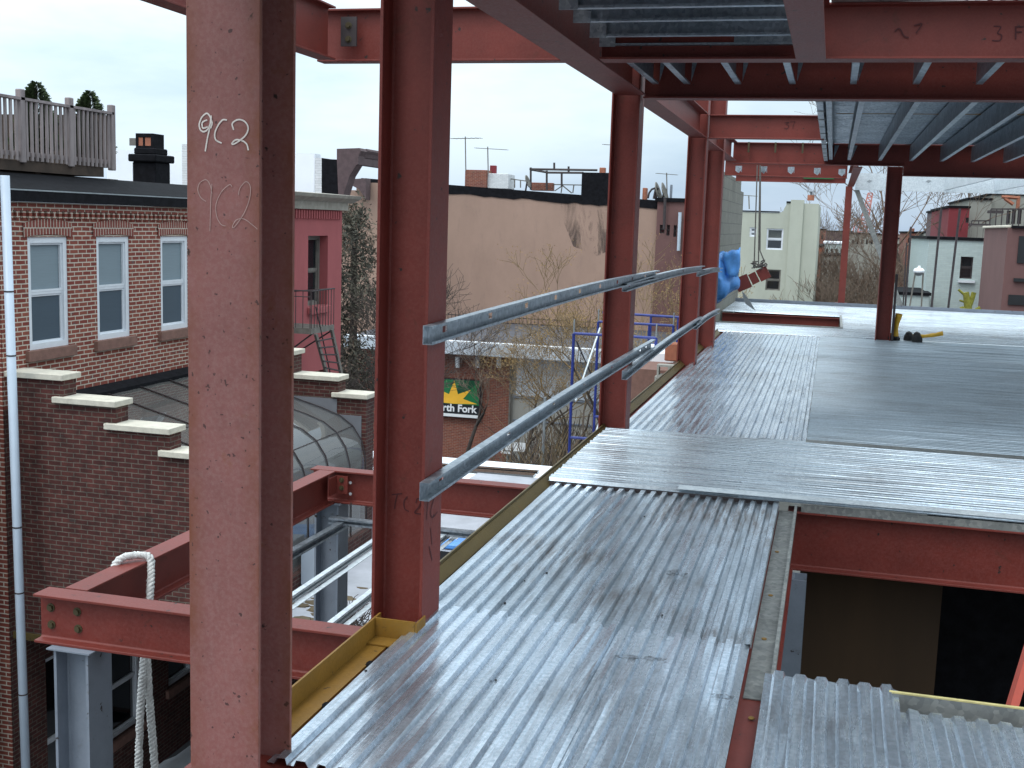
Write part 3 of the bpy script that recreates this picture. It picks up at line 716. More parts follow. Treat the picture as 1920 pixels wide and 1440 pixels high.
# galvanised studs below the outrigger frame and grey columns
sl = 'galvanised studs below the outrigger frame'
joist((-2.82, 4.5, -.39), (-2.79, 6.55, -.39), .05, .04, (1, 0, 0), 'narrow stud tucked beside the outrigger edge beam', sl)
for x, l in ((-2.44, 'upper of the two bright studs in the left floor gap'), (-2.10, 'lower of the two bright studs in the left floor gap')):
    t = thing('joist', l, 'joist', (x, 5, -.35), sl)
    mb = MB().mat('galv_pale'); csec(mb, (x-.03, 4.45, -.39), (x-.03, 6.58, -.39), .038, .03, (1, 0, 0)); mb.obj('channel', t)
    MB().mat('galv_pale').box((x+.012, 4.45, -.39), (x+.042, 6.58, -.387)).obj('lower_flange', t)
joist((-2.85, 6.50, -.36), (-1.6, 6.50, -.36), .04, .05, (0, -1, 0), 'cross stud below the far outrigger beam', sl)
joist((-1.62, 5.2, -.37), (-1.58, 6.6, -.37), .05, .04, (-1, 0, 0), 'short stud right of the second column, under the far outrigger', sl)
for x, y, l in ((-2.86, 4.02, 'grey primed lower column under the near outrigger corner'), (-2.93, 6.68, 'grey primed lower column under the far outrigger corner')):
    t = thing('lower_column', l, 'steel column', (x, y, -3), 'grey primed lower columns')
    mb = MB().mat('greyprimer'); wcol(mb, x, y, -8.45, -.275, d=.16, w=.16, web='x'); mb.obj('shaft', t)
    MB().mat('greyprimer').box((x-.10, y-.10, -.274), (x+.10, y+.10, -.268)).obj('cap_plate', t)

# ------------------------------------------------------------------ dark shaft below the opening
setting(MB().mat('concrete').box((-1.3, -3, -3.2), (6, 24, -3.05)).obj('lower_floor'))
t = thing('plywood_wall', 'dark brown plywood hoarding inside the opening below the deep red beam', 'plywood wall', (.3, 6.9, -3))
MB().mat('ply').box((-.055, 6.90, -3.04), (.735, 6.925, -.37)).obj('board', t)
t = thing('lower_column', 'grey primed column below the left corner of the dark opening', 'steel column', (-.07, 6.42, -3), 'grey primed lower columns')
mb = MB().mat('greyprimer'); wcol(mb, -.09, 6.40, -3.04, -.365, d=.15, w=.15, web='y'); mb.obj('shaft', t)
t = thing('plywood_wall', 'added near-black sheet for the deep shade in the opening, right of the brown plywood', 'plywood wall', (2, 7.6, -3))
MB().mat('tar').box((.74, 8.2, -3.04), (6, 8.23, -.37)).obj('board', t)  # near-black sheet added where the opening only recedes into deep shade
t = thing('plywood_wall', 'added light-blocking board under the left edge of the opening', 'plywood wall', (-.2, 4, -3))
MB().mat('tar').box((-.30, 1.2, -3.04), (-.27, 8.2, -.37)).obj('board', t)  # mostly unseen, added to block light and keep the opening dark
t = thing('plywood_wall', 'added unseen board under the front deck, keeping light out of the opening', 'plywood wall', (2, 3.4, -3))
MB().mat('tar').box((-.2, 3.38, -3.04), (6, 3.41, -.37)).obj('board', t)  # unseen board added so less light reaches the opening
# orange ladder
t = thing('ladder', 'orange fibreglass ladder leaning up through the dark opening at the right edge', 'ladder', (.8, 4.4, -3))
def lad(px, py, y): return at(px, py, 1, y)
A = lad(1888, 1345, 4.25); B = lad(1924, 1225, 4.6); dv = (B-A)
for off in (0, .38):
    mb = MB().mat('orange_fibre'); a = A-dv*8+Vector((off, 0, 0)); e = B+dv*.15+Vector((off, 0, 0))-a
    mb.prism([a, a+Vector((.028, 0, 0)), a+Vector((.028, .07, 0)), a+Vector((0, .07, 0))], e); mb.obj('rail', t)
for k in range(9):
    c = A-dv*(8-k*.95*1.0); mb = MB().mat('zinc'); mb.tube([c+Vector((.02, .035, 0)), c+Vector((.39, .035, 0))], .014, 8); mb.obj('rung', t)

# ------------------------------------------------------------------ small things on the deck
def boot(name, base, yaw, lean, label, k=1.0):
    t = thing(name, label, 'boot', base, 'yellow rubber boots on the far deck')
    Rm = Matrix.Translation(base) @ Matrix.Rotation(yaw, 4, 'Z') @ Matrix.Rotation(lean, 4, 'Y')
    def T(mb):
        mb.v = [tuple(Rm @ Vector(v)) for v in mb.v]; return mb
    mb = MB().mat('boot_yellow'); pts = [(0, 0, .05), (0, 0, .10), (.0, 0, .16), (-.005, 0, .24), (-.02, .0, .31), (-.03, 0, .37)]
    mb.tube(pts, [.045*k, .04*k, .030*k, .036*k, .044*k, .05*k], 12, caps=False); mb.ball((.05, 0, .055), .055, 10, 7, (1.7, .85, .8)); T(mb).obj('boot_upper', t, smooth=True)
    mb = MB().mat('boot_black'); mb.ball((.05, 0, .03), .06, 12, 6, (2.0, 1.15, .8 if k == 1 else 1.2)); mb.box((-.05, -.045, 0), (.0, .045, .035)); T(mb).obj('sole', t)
p = at(1670, 641, 1, 17.12)
p = at(1678, 641, 1, 17.16)
boot('rubber_boot', Vector((p.x, 17.16, .03)), R(150), 0, 'upright yellow rubber boot with black sole beside the dark inner column')
p = at(1697, 636, 1, 17.2); boot('rubber_boot', Vector((p.x+.02, 17.25, .09)), R(-12), R(88), 'toppled yellow boot lying on its side with its dark sole toward the column', .6)
p = at(1712, 634, 1, 17.1); boot('rubber_boot', Vector((p.x+.02, 17.1, .10)), R(-5), R(84), 'toppled yellow boot with its shaft pointing right, the rightmost one', .65)
# rods at far edge
rods = [((1765, 392), (1746, 582), .030, 'tall black rod in front of the left part of the pale wall'), ((1800, 391), (1777, 585), .030, 'tall black rod crossing the maroon house, rightmost of the rods'), ((1708, 425), (1697, 580), .024, 'black rod just right of the inner column, beside the bare tree'), ((1700, 455), (1693, 580), .018, 'short black rod leaning against the taller one near the bare tree')]
for (a, b_, r_, l) in rods:
    mb = MB().mat('iron'); q0 = at(*a, 1, 24.45); q1 = at(*b_, 1, 24.45); q1.z = -.02; mb.tube([q0, q1], r_*.75, 8); o = mb.obj('steel_rod'); tag(o, l, 'steel rod', 'black rods standing at the far deck edge')
# block wall
t = thing('block_wall', 'grey concrete block party wall stepping up beside the far deck', 'wall', (-1.97, 21, 0))
mb = MB().mat('cmu'); mb.box((-2.10, 17.6, -8.4), (-1.87, 25.4, 2.26)); mb.box((-2.10, 17.6, 2.26), (-1.87, 24.6, 2.46)); mb.obj('blockwork', t)
# tarp
t = thing('tarp', 'crumpled blue tarp bundled against the block wall at the far left of the deck', 'tarp', (-1.6, 19.6, 0))
mb = MB().mat('tarp'); rings = 16; seg = 22; vs = []; fs = []
bp = at(1362, 560, 1, 19.6); tp = at(1360, 480, 1, 19.6)
for i in range(rings+1):
    f = i/rings; z = .30+.80*f+.0
    cx = -1.74+.03*math.sin(f*3); wx = (.14+.13*math.sin(math.pi*min(1, f*1.15))+.05*math.sin(f*9))*(1.0 if f < .85 else .8)
    wy = .45*(.5+.5*math.sin(math.pi*(.15+.8*f)))
    for k in range(seg):
        a = 2*math.pi*k/seg; fold = 1+.16*math.sin(a*5+f*6)+.10*math.sin(a*9-f*11)+random.uniform(-.03, .03)
        vs.append((cx+wx*math.cos(a)*fold-.02, 19.6+wy*math.sin(a)*fold, z+.03*math.sin(a*3+i)+.12*(1-f)*math.cos(a)))
for i in range(rings):
    for k in range(seg): fs.append((i*seg+k, i*seg+(k+1) % seg, (i+1)*seg+(k+1) % seg, (i+1)*seg+k))
fs.append(tuple(range(seg-1, -1, -1))); fs.append(tuple(range(rings*seg, (rings+1)*seg)))
mb.add(vs, fs); mb.obj('bundle', t, smooth=True)
cc = at(1377, 478, 1, 19.3); mb = MB().mat('tarp'); vs = []; fs = []; nr = 6; sg_ = 20
for i in range(nr+1):
    f = i/nr
    for k in range(sg_):
        a = 2*math.pi*k/sg_; rr = (.10+.05*f+.02*math.sin(a*3+f*5))*(1 if i < nr else .9)
        vs.append((cc.x-.03+rr*math.cos(a)*.95, 19.3+rr*math.sin(a), cc.z-.34+.40*f+.05*math.sin(a+1.2)*f+.015*math.sin(a*4)))
for i in range(nr):
    for k in range(sg_): fs.append((i*sg_+k, i*sg_+(k+1) % sg_, (i+1)*sg_+(k+1) % sg_, (i+1)*sg_+k))
mb.add(vs, fs); o = mb.obj('upper_fold', t, smooth=True); s_ = o.modifiers.new('t', 'SOLIDIFY'); s_.thickness = .012
# hanging bundle of steel
t = thing('lifted_load', 'bundle of short red steel pieces hanging on thin ropes in front of the greenish house', 'hoisted load', (-1.3, 20.5, .7))
def hp(px, py, y=20.3): return at(px, py, 1, y)
mb = MB().mat('rope_dark')
for (a, b_) in (((1420, 310), (1414, 498)), ((1425, 310), (1422, 498)), ((1426, 310), (1425, 470)), ((1425, 470), (1434, 492))):
    mb.tube([hp(*a), hp(*b_)], .011, 6)
    mb.obj('rope', t); mb = MB().mat('rope_dark')
mb = MB().mat('rope_dark')
for k in range(26):
    c = hp(1425+random.uniform(-13, 13), 496+random.uniform(-6, 6)); d = Vector((random.uniform(-1, 1), random.uniform(-1, 1), random.uniform(-.6, .6)))*.07
    mb.tube([c-d, c, c+Vector((d.y, d.x, -d.z))], .010, 5)
mb.obj('rope_knot', t)
def brk(px0, py0, px1, py1, w, d, name='steel_piece'):
    a = hp(px0, py0); b_ = hp(px1, py1); e = b_-a; n = e.normalized().cross(Vector((0, 1, 0))); mb = MB().mat(RED)
    q = a
    t_ = .018
    for (u0, u1, v0, v1) in ((-w/2, w/2, 0, t_), (-w/2, w/2, d-t_, d), (-.01, .01, t_, d-t_)):
        mb.prism([a+n*u0+Vector((0, v0, 0)), a+n*u1+Vector((0, v0, 0)), a+n*u1+Vector((0, v1, 0)), a+n*u0+Vector((0, v1, 0))], e)
    mb.obj(name, t)
brk(1380, 536, 1404, 526, .24, .16); brk(1407, 525, 1419, 519, .19, .16); brk(1422, 518, 1440, 509, .21, .16)
t = thing('metal_blade', 'thin grey pointed metal offcut leaning at the block wall end', 'metal offcut', (-1.4, 21.6, 0))
q = [at(1391, 545, 1, 21.7), at(1394, 560, 1, 21.7), at(1398, 570, 1, 21.7), at(1417, 583, 1, 21.7), at(1407, 566, 1, 21.7), at(1398, 553, 1, 21.7)]
MB().mat('zinc').prism(q, (0, .01, 0)).obj('plate', t)


# ================================================================== SURROUNDINGS
X3, Y3, Z3_ = Vector((1, 0, 0)), Vector((0, 1, 0)), Vector((0, 0, 1))
def wallgrid(mb, O, U, Nn, u0, u1, z0, z1, holes, depth):
    """front wall face with real openings and their reveals; U along, Nn outward"""
    O = Vector(O)
    P = lambda u, z, n=0: O+U*u+Z3_*z+Nn*n
    us = sorted(set([u0, u1]+[h[0] for h in holes]+[h[1] for h in holes])); zs = sorted(set([z0, z1]+[h[2] for h in holes]+[h[3] for h in holes]))
    flip = U.cross(Z3_).dot(Nn) < 0
    def q(a, b_, c, d): mb.quad(*( (d, c, b_, a) if flip else (a, b_, c, d)))
    for a, b_ in zip(us[:-1], us[1:]):
        for c, d in zip(zs[:-1], zs[1:]):
            if any(h[0]-1e-6 <= a and b_ <= h[1]+1e-6 and h[2]-1e-6 <= c and d <= h[3]+1e-6 for h in holes): continue
            q(P(a, c), P(b_, c), P(b_, d), P(a, d))
    for a, b_, c, d in holes:
        q(P(a, c, -depth), P(a, c), P(a, d), P(a, d, -depth)); q(P(b_, c), P(b_, c, -depth), P(b_, d, -depth), P(b_, d))
        q(P(a, c, -depth), P(b_, c, -depth), P(b_, c), P(a, c)); q(P(a, d), P(b_, d), P(b_, d, -depth), P(a, d, -depth))
def obx(mb, O, U, Nn, u0, u1, z0, z1, n0, n1):
    O = Vector(O); pts = [O+U*u+Z3_*z0+Nn*n for u, n in ((u0, n0), (u1, n0), (u1, n1), (u0, n1))]
    mb.prism(pts, Z3_*(z1-z0))
def window(parent, O, U, Nn, u0, u1, z0, z1, rec, fw_=.05, fm='white_frame', upper='blind', lower='blind_dim', sill=None, arch=None, lab=None):
    mb = MB().mat(fm); mid = z0+(z1-z0)*.5
    n0, n1 = -rec-.06, -rec+.02
    for a, b_, c, d in ((u0, u0+fw_, z0, z1), (u1-fw_, u1, z0, z1), (u0+fw_, u1-fw_, z1-fw_, z1), (u0+fw_, u1-fw_, z0, z0+fw_)): obx(mb, O, U, Nn, a, b_, c, d, n0, n1)
    obx(mb, O, U, Nn, u0+fw_, u1-fw_, mid-.02, mid+.02, n0, n1-.03)
    s = .03
    for (c, d, nn) in ((mid+.02, z1-fw_, n0+.02), (z0+fw_, mid-.02, n0+.0)):
        for a, b_, cc, dd in ((u0+fw_, u0+fw_+s, c, d), (u1-fw_-s, u1-fw_, c, d), (u0+fw_+s, u1-fw_-s, d-s, d), (u0+fw_+s, u1-fw_-s, c, c+s)): obx(mb, O, U, Nn, a, b_, cc, dd, nn, nn+.035)
    w = mb.obj('window', parent); 
    for (c, d, mm) in ((mid+.02, z1-fw_, upper), (z0+fw_, mid-.02, lower)):
        g = MB().mat(mm); obx(g, O, U, Nn, u0+fw_+s, u1-fw_-s, c+s, d-s, n0+.012, n0+.017); g.obj('pane' if mm.startswith('pane') else 'blind', w)
    if sill:
        g = MB().mat(sill); obx(g, O, U, Nn, u0-.10, u1+.10, z0-.16, z0, -rec, .07); g.obj('sill', w, bevel=.006)
    return w

# ---- ground
setting(MB().mat('asphalt').box((-600, -300, -8.9), (600, 900, -8.45)).obj('ground'))
g = MB().mat('snow'); 
for (x, y, r) in ((-9.4, 17.5, 2.0), (-9.2, 21, 1.6)):
    n = 20; pts = [(x+r*math.cos(2*math.pi*k/n)*random.uniform(.75, 1.0), y+1.5*r*math.sin(2*math.pi*k/n)*random.uniform(.75, 1), -8.449) for k in range(n)]; g.prism(pts, (0, 0, .02))
setting(g.obj('snow_patch'), 'stuff')

# ---- brick row building with three windows (facade facing +X)
XW = -11.1
OW = Vector((XW, 0, 0))
bA_ = thing('brick_building', 'red brick row building with three white sash windows and a black tarred roof edge', 'building', (XW, 17, -8.4))
wins = [(14.50, 15.42), (16.14, 17.04), (17.97, 18.87)]
holes = [(a, b_, -.57, 1.06) for a, b_ in wins]+[(14.68, 15.5, -8.1, -5.3), (16.3, 17.25, -7.35, -5.6), (18.1, 19.0, -7.1, -5.5)]
mb = MB().mat('brick_facade'); wallgrid(mb, OW, Y3, X3, 13.9, 22.45, -1.35, 1.44, holes[:3], .2)
mb.box((-15, 22.2, -1.35), (XW-.01, 22.44, 1.44)); mb.box((-15, 13.9, -8.4), (XW-.01, 13.95, 1.44)); mb.obj('wall', bA_)
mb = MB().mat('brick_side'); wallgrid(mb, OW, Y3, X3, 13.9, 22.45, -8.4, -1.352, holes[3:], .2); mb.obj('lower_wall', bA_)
for (a, b_), lb in zip(wins, ('left window', 'middle window', 'right window')):
    window(bA_, OW, Y3, X3, a, b_, -.57, 1.06, .04, .085, sill='brownstone')
    # segmental brick arch
    mb = MB().mat('brick_arch'); pts0 = []; pts1 = []
    for k in range(9):
        f = k/8; y = a-.10+(b_-a+.20)*f; rise = .07*math.sin(math.pi*f)
        pts0.append((XW+.004, y, 1.06+rise*0.6)); pts1.append((XW+.004, y, 1.26+rise))
    vs = pts0+pts1+[(XW+.018, p[1], p[2]) for p in pts0+pts1]; n = 9; fs = []
    for k in range(8):
        fs.append((2*n+k, 2*n+k+1, 3*n+k+1, 3*n+k)); fs.append((n+k, 3*n+k, 3*n+k+1, n+k+1)); fs.append((k+1, 2*n+k+1, 2*n+k, k))
    mb.add(vs, fs); mb.obj('window_arch', bA_)
for (a, b_, c, d) in holes[3:]:
    window(bA_, OW, Y3, X3, a, b_, c, d, .08, .07, upper='pane_dark', lower='pane_dark', sill='brownstone')
# interior backing so rooms read dark
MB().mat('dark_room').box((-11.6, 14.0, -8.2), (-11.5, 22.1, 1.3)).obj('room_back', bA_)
# corbel course
mb = MB().mat('brick_facade'); y = 13.95
mb.box((XW, 13.9, 1.4405), (XW+.055, 22.45, 1.56))
while y < 22.4:
    mb.box((XW+.001, y, 1.33), (XW+.05, y+.065, 1.4395)); y += .135
mb.obj('corbel_course', bA_)
mb = MB().mat('tar'); mb.box((XW-.1, 13.6, 1.562), (XW+.16, 22.6, 1.74))
mb.prism([(XW+.16, 13.6, 1.741), (XW-.75, 13.6, 1.99), (XW-.75, 13.6, 1.93), (XW+.1, 13.6, 1.741)], (0, 9, 0)); mb.obj('roof_edge', bA_)
MB().mat('zinc').box((XW+.161, 13.6, 1.715), (XW+.166, 22.6, 1.735)).obj('flashing', bA_)
MB().mat('tar_roof').box((-18, 13.6, 1.8), (XW-.3, 22.6, 1.86)).obj('roof', bA_)
# chimney on the roof
ch = thing('chimney', 'squat black tarred chimney with broken clay pots on the brick building roof', 'chimney', (-12.5, 20, 1.86))
def px2(a, b_, x): return at(a, b_, 0, x)
mb = MB().mat('tar'); mb.box((-12.9, 19.93, 1.86), (-12.4, 20.45, 2.40)); mb.box((-12.95, 19.86, 2.40), (-12.35, 20.53, 2.54)); mb.box((-12.88, 19.95, 2.54), (-12.42, 20.40, 2.66)); mb.obj('stack', ch, bevel=.02)
mb = MB().mat('tar'); mb.box((-12.85, 19.98, 2.66), (-12.48, 20.36, 2.70)); mb.box((-12.85, 19.98, 2.86), (-12.48, 20.36, 2.93)); mb.box((-12.85, 19.98, 2.70), (-12.80, 20.36, 2.86)); mb.box((-12.53, 19.98, 2.70), (-12.48, 20.36, 2.86)); mb.box((-12.7, 19.99, 2.70), (-12.66, 20.36, 2.86)); mb.obj('cap', ch)
mb = MB().mat('terracotta'); mb.box((-12.795, 19.992, 2.701), (-12.705, 20.3, 2.855)); mb.box((-12.655, 19.992, 2.701), (-12.535, 20.3, 2.855)); mb.obj('flue_pot', ch)
MB().mat('iron_grey').box((-13.0, 20.0, 2.70), (-12.86, 20.02, 2.84)).obj('mesh_guard', ch)
# roof deck with pickets
rd = thing('roof_deck', 'weathered wooden roof terrace with picket railing on the brick building', 'roof deck', (-11.9, 15, 1.86))
xr_ = -11.8
mb = MB().mat('dark_wood'); mb.box((-15, 12.2, 2.02), (xr_, 17.4, 2.17)); mb.box((-15, 12.2, 1.90), (xr_-.1, 17.95, 2.0)); mb.obj('platform', rd)
for yv in (13.0, 15.75): MB().mat('dark_wood').box((-12.0, yv, 1.75), (-11.88, yv+.13, 2.02)).obj('leg', rd)
for yv in (13.6, 15.28, 16.45, 17.58):
    MB().mat('deck_wood').box((xr_-.05, yv, 2.14), (xr_+.05, yv+.11, 3.22)).obj('post', rd, bevel=.012)
MB().mat('deck_wood').box((xr_-.07, 12.2, 3.06), (xr_+.05, 17.64, 3.10)).obj('top_rail', rd)
MB().mat('deck_wood').box((xr_-.03, 12.2, 2.24), (xr_+.0, 17.64, 2.31)).obj('bottom_rail', rd)
mb = MB().mat('deck_wood'); y = 12.3
while y < 17.6:
    mb.box((xr_+.001, y, 2.18), (xr_+.03, y+.045, 3.058)); y += .115+random.uniform(-.006, .006)
mb.obj('picket_row', rd)
MB().mat('dark_wood').box((-14, 17.60, 2.18), (xr_-.02, 17.64, 3.05)).obj('side_panel', rd)
for (px, top, l) in ((68, 155, 'dwarf spruce behind the terrace railing, the left and wider one'), (168, 172, 'dwarf spruce behind the terrace railing, the right one near the corner post')):
    c = at(px, 190, 0, -12.3); ztop = at(px, top, 0, -12.3).z
    t = thing('dwarf_spruce', l, 'conifer', (-12.3, c.y, 2.17), 'dwarf spruces on the roof terrace')
    MB().mat('bark').tube([(-12.3, c.y, 2.3), (-12.3, c.y, ztop-.1)], .025, 6).obj('trunk', t)
    MB().mat('dark_wood').tube([(-12.3, c.y, 2.17), (-12.3, c.y, 2.42)], [.14, .2], 12).obj('pot', t)
    mb = MB().mat('spruce')
    for _ in range(4200):
        f = random.random()**.7; z = ztop-f*(ztop-2.4); r = (.03+.34*f**.62)*random.uniform(.3, 1.05)*(1+.12*math.sin(z*18)); a = random.uniform(0, 6.28)
        p = Vector((-12.3+r*math.cos(a), c.y+r*math.sin(a), z)); d = Vector((math.cos(a), math.sin(a), random.uniform(-.1, .8))).normalized()*.055; w = d.orthogonal().normalized()*.022
        mb.quad(p-w, p+w, p+d+w*.3, p+d-w*.3)
    mb.obj('crown', t)
# drain pipe at the left border
t = thing('downpipe', 'pale grey rain downpipe at the very left edge of the picture', 'downpipe', (-11, 13.7, -8.4))
pt = at(8, 380, 1, 13.7); pb = at(48, 1440, 1, 13.7)
mb = MB().mat('pipe_white'); mb.tube([Vector((pt.x+.02, 13.7, 1.9)), Vector((pb.x+.02, 13.7, -8.4))], .062, 12); mb.obj('pipe', t, smooth=True)
for z in (.35, -.53, -2.95, -3.9, -5.4):
    f = (1.9-z)/10.3; x = pt.x+.02+(pb.x-pt.x)*f; mb = MB().mat('iron'); mb.tube([(x, 13.7, z), (x, 13.7, z-.02)], .066, 12); mb.obj('joint_ring', t)
o = MB().mat('zinc').box((-12.2, 13.3, 1.70), (-11.0, 13.82, 1.78)).obj('gutter_corner'); tag(o, 'silver metal gutter corner on top of the pale downpipe', 'gutter')
o = MB().mat('brick_side').box((-16, 13.2, -8.4), (-11.16, 13.55, -1.0)).obj('neighbour_wall'); tag(o, 'dark dirty wall left of the pale downpipe', 'wall')

# ---- stepped garden walls and conservatory
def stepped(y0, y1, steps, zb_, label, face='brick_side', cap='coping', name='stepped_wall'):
    t = thing(name, label, 'wall', (steps[0][0], y0, zb_), 'stepped parapet walls of the conservatory')
    mb = MB().mat(face)
    xs = [steps[0][0]]+[s[1]-.04 for s in steps]
    for i, (a, b_, z) in enumerate(steps):
        mb.box((xs[i]+(.0005 if i else 0), y0, zb_), (xs[i+1], y1, z-.085))
    mb.obj('brickwork', t)
    for a, b_, z in steps: MB().mat(cap).box((a, y0-.07, z-.0845), (b_, y1+.07, z)).obj('coping_stone', t, bevel=.008)
    return t
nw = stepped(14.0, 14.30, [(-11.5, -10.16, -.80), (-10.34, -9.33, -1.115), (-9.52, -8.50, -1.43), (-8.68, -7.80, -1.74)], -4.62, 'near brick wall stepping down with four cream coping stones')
MB().mat('olive').box((-11.5, 13.97, -4.72), (-7.8, 14.3, -4.621)).obj('lintel', nw)
fw2 = stepped(19.5, 19.85, [(-11.09, -9.3, -.95), (-9.5, -8.42, -1.37), (-8.56, -7.86, -1.66)], -8.4, 'far brick wall stepping down beyond the curved glass roof')
mb = MB().mat('grey_parge')
mb.box((-11.0, 19.485, -8.3), (-8.47, 19.4985, -1.78)); mb.box((-8.4695, 19.485, -8.3), (-7.99, 19.4985, -2.06))
mb.obj('parged_face', fw2)
cons = thing('conservatory', 'lean-to conservatory with curved glass eave between the stepped walls', 'conservatory', (-9, 17, -8.4))
prof = [(-11.09, -1.36), (-10.2, -1.59), (-9.4, -1.79), (-8.75, -1.96), (-8.40, -2.08), (-8.15, -2.25), (-7.98, -2.50), (-7.90, -2.80), (-7.87, -3.3), (-7.86, -4.1)]
ribs = [14.32, 15.2, 16.1, 17.0, 17.9, 18.75, 19.46]
for i in range(len(ribs)-1):
    y0, y1 = ribs[i], ribs[i+1]; mb = MB().mat('poly'); vs = []; n = len(prof)
    for y in (y0+.02, (y0+y1)/2, y1-.02):
        for x, z in prof: vs.append((x, y, z-.01+.012*random.uniform(-1, 1)*(1 if abs(y-(y0+y1)/2) < .1 else 0)))
    fs = []
    for r_ in range(2):
        for k in range(n-1): fs.append((r_*n+k, r_*n+k+1, (r_+1)*n+k+1, (r_+1)*n+k))
    mb.add(vs, fs); mb.obj('glass_sheet', cons, smooth=True)
for y in ribs:
    mb = MB().mat('iron'); mb.tube([(x+.01, y, z+.008) for x, z in prof], .011, 6); mb.obj('rib', cons, smooth=True)
for k in (2, 5):
    x, z = prof[k]; mb = MB().mat('iron'); mb.tube([(x, ribs[0], z), (x, ribs[-1], z)], .007, 6); mb.obj('purlin', cons)
MB().mat('tar').prism([(-11.09, 14.31, -1.28), (-10.9, 14.31, -1.36), (-10.9, 14.31, -1.42), (-11.09, 14.31, -1.38)], (0, 5.17, 0)).obj('flashing', cons)
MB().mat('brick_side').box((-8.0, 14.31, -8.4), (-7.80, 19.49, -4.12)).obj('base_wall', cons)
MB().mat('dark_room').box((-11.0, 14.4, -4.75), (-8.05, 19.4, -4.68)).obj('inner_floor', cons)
o = MB().mat('pipe_white').box((-7.79, 16.9, -4.45), (-7.55, 17.35, -3.75)).obj('meter_box', bevel=.01)
q0 = at(585, 1015, 0, -7.6); q1 = at(602, 1060, 0, -7.6)
o.location = (0, q0.y-16.9, q0.z+3.72); tag(o, 'white wall box on the low brick wall under the outrigger', 'utility box')
setting(MB().mat('snow_shade_grey').box((-7.79, 14.4, -4.7), (-2.2, 26.3, -4.45)).obj('snow_covered_roof'))
mb = MB().mat('brush')
for _ in range(26):
    x, y = random.gauss(-7.2, .35), random.gauss(15.9, .5); mb.ball((x, y, -4.45), random.uniform(.04, .16), 7, 4, (1.6, .8, .15), .3)
o = mb.obj('dead_leaves'); tag(o, 'brown leaf litter patches on the snow covered low roof', 'leaf litter'); setting(o, 'stuff')
p = at(875, 1018, 2, -4.41); t = thing('folded_tarp', 'small bright blue folded tarp on the low snowy roof below the far outrigger', 'tarp', (p.x, p.y, -4.45))
mb = MB().mat('tarp'); mb.box((p.x-.5, p.y-.45, -4.44), (p.x+.7, p.y-.1, -4.33)); mb.box((p.x-.2, p.y+.0, -4.44), (p.x+.8, p.y+.3, -4.34)); mb.obj('fold', t, bevel=.03)
o = MB().mat('tar').box((p.x-1, p.y-1.6, -4.44), (p.x+1.2, p.y-1.1, -4.28)).obj('roof_hatch'); tag(o, 'flat black roof hatch in front of the blue folded tarp', 'roof hatch')

t = thing('dry_bush', 'tangle of bare black twigs by the foot of the second column, above the snowy roof', 'shrub', (-6.1, 15, -4.45))
rnd = random.Random(77); mb = MB().mat('bark_dark'); c0_ = at(655, 1165, 2, -4.3)
for _ in range(110):
    p = Vector((c0_.x+rnd.gauss(0, .18), c0_.y+rnd.gauss(0, .25), -4.45)); d = Vector((rnd.gauss(0, 1), rnd.gauss(0, 1), rnd.uniform(.3, 1.4))).normalized(); pts = [p]
    for k in range(5): d = (d+Vector((rnd.gauss(0, .5), rnd.gauss(0, .5), rnd.gauss(0, .4)))).normalized(); pts.append(pts[-1]+d*rnd.uniform(.05, .13))
    mb.tube(pts, [.012, .010, .008, .007, .006, .004], 4, caps=False)
mb.obj('twig_mass', t)
# ---- white flat roofed shed with glazed strip
t = thing('low_white_building', 'low building with white snowy roof and dark glazed strip before the bank', 'building', (-9, 29, -8.4))
MB().mat('fascia').box((-14, 27.4, -8.4), (-6.6, 30.6, -5.3)).obj('wall', t)
MB().mat('snow').box((-14.2, 27.2, -5.299), (-6.5, 30.8, -5.1)).obj('roof', t, bevel=.03)
q = [at(850, 880, 2, -5.0), at(1000, 889, 2, -5.0), at(1018, 873, 2, -5.0), at(845, 864, 2, -5.0)]
for f0, f1 in ((0.0, .30), (.42, .62)):
    a = q[0].lerp(q[3], f0); b_ = q[1].lerp(q[2], f0); c = q[1].lerp(q[2], f1); d = q[0].lerp(q[3], f1)
    a.x -= 3; d.x -= 3
    for v in (a, b_, c, d): v.z = -5.09
    MB().mat('pane_dark').prism([a, b_, c, d], (0, 0, .05)).obj('glazed_strip', t)

# ---- red painted building
rb = thing('red_painted_house', 'red painted brick house with stone cornice and one sash window over a fire escape', 'building', (XW, 24, -8.4))
mb = MB().mat('red_paint'); wallgrid(mb, OW, Y3, X3, 22.46, 25.72, -8.4, 1.63, [(23.88, 24.93, -.52, 1.05), (23.9, 24.9, -3.6, -2.0)], .28)
mb.box((-16, 25.6, -8.4), (XW-.01, 25.72, 1.63)); mb.obj('wall', rb)
mb = MB().mat('red_paint')
y = 22.5
while y < 25.55: mb.box((XW+.001, y, 1.42), (XW+.06, y+.06, 1.62)); y += .13
mb.obj('dentil_course', rb, bevel=.008); mb = MB().mat('red_paint')
for k in range(7): mb.box((XW+.001, 23.85+k*.158, -.68), (XW+.10, 23.99+k*.158, -.53))
mb.obj('window_ledge', rb, bevel=.008)
mb = MB().mat('cornice_stone'); mb.box((-11.6, 22.46, 1.631), (XW+.10, 25.85, 1.80)); mb.prism([(XW+.10, 22.46, 1.801), (XW+.30, 22.46, 1.90), (XW+.34, 22.46, 1.97), (-11.6, 22.46, 2.02), (-11.6, 22.46, 1.801)], (0, 3.65, 0)); mb.obj('cornice', rb)
window(rb, OW, Y3, X3, 23.88, 24.93, -.52, 1.05, .22, .07, fm='iron_grey', upper='pane', lower='pane')
window(rb, OW, Y3, X3, 23.9, 24.9, -3.6, -2.0, .22, .07, fm='iron_grey', upper='pane_dark', lower='pane_dark')
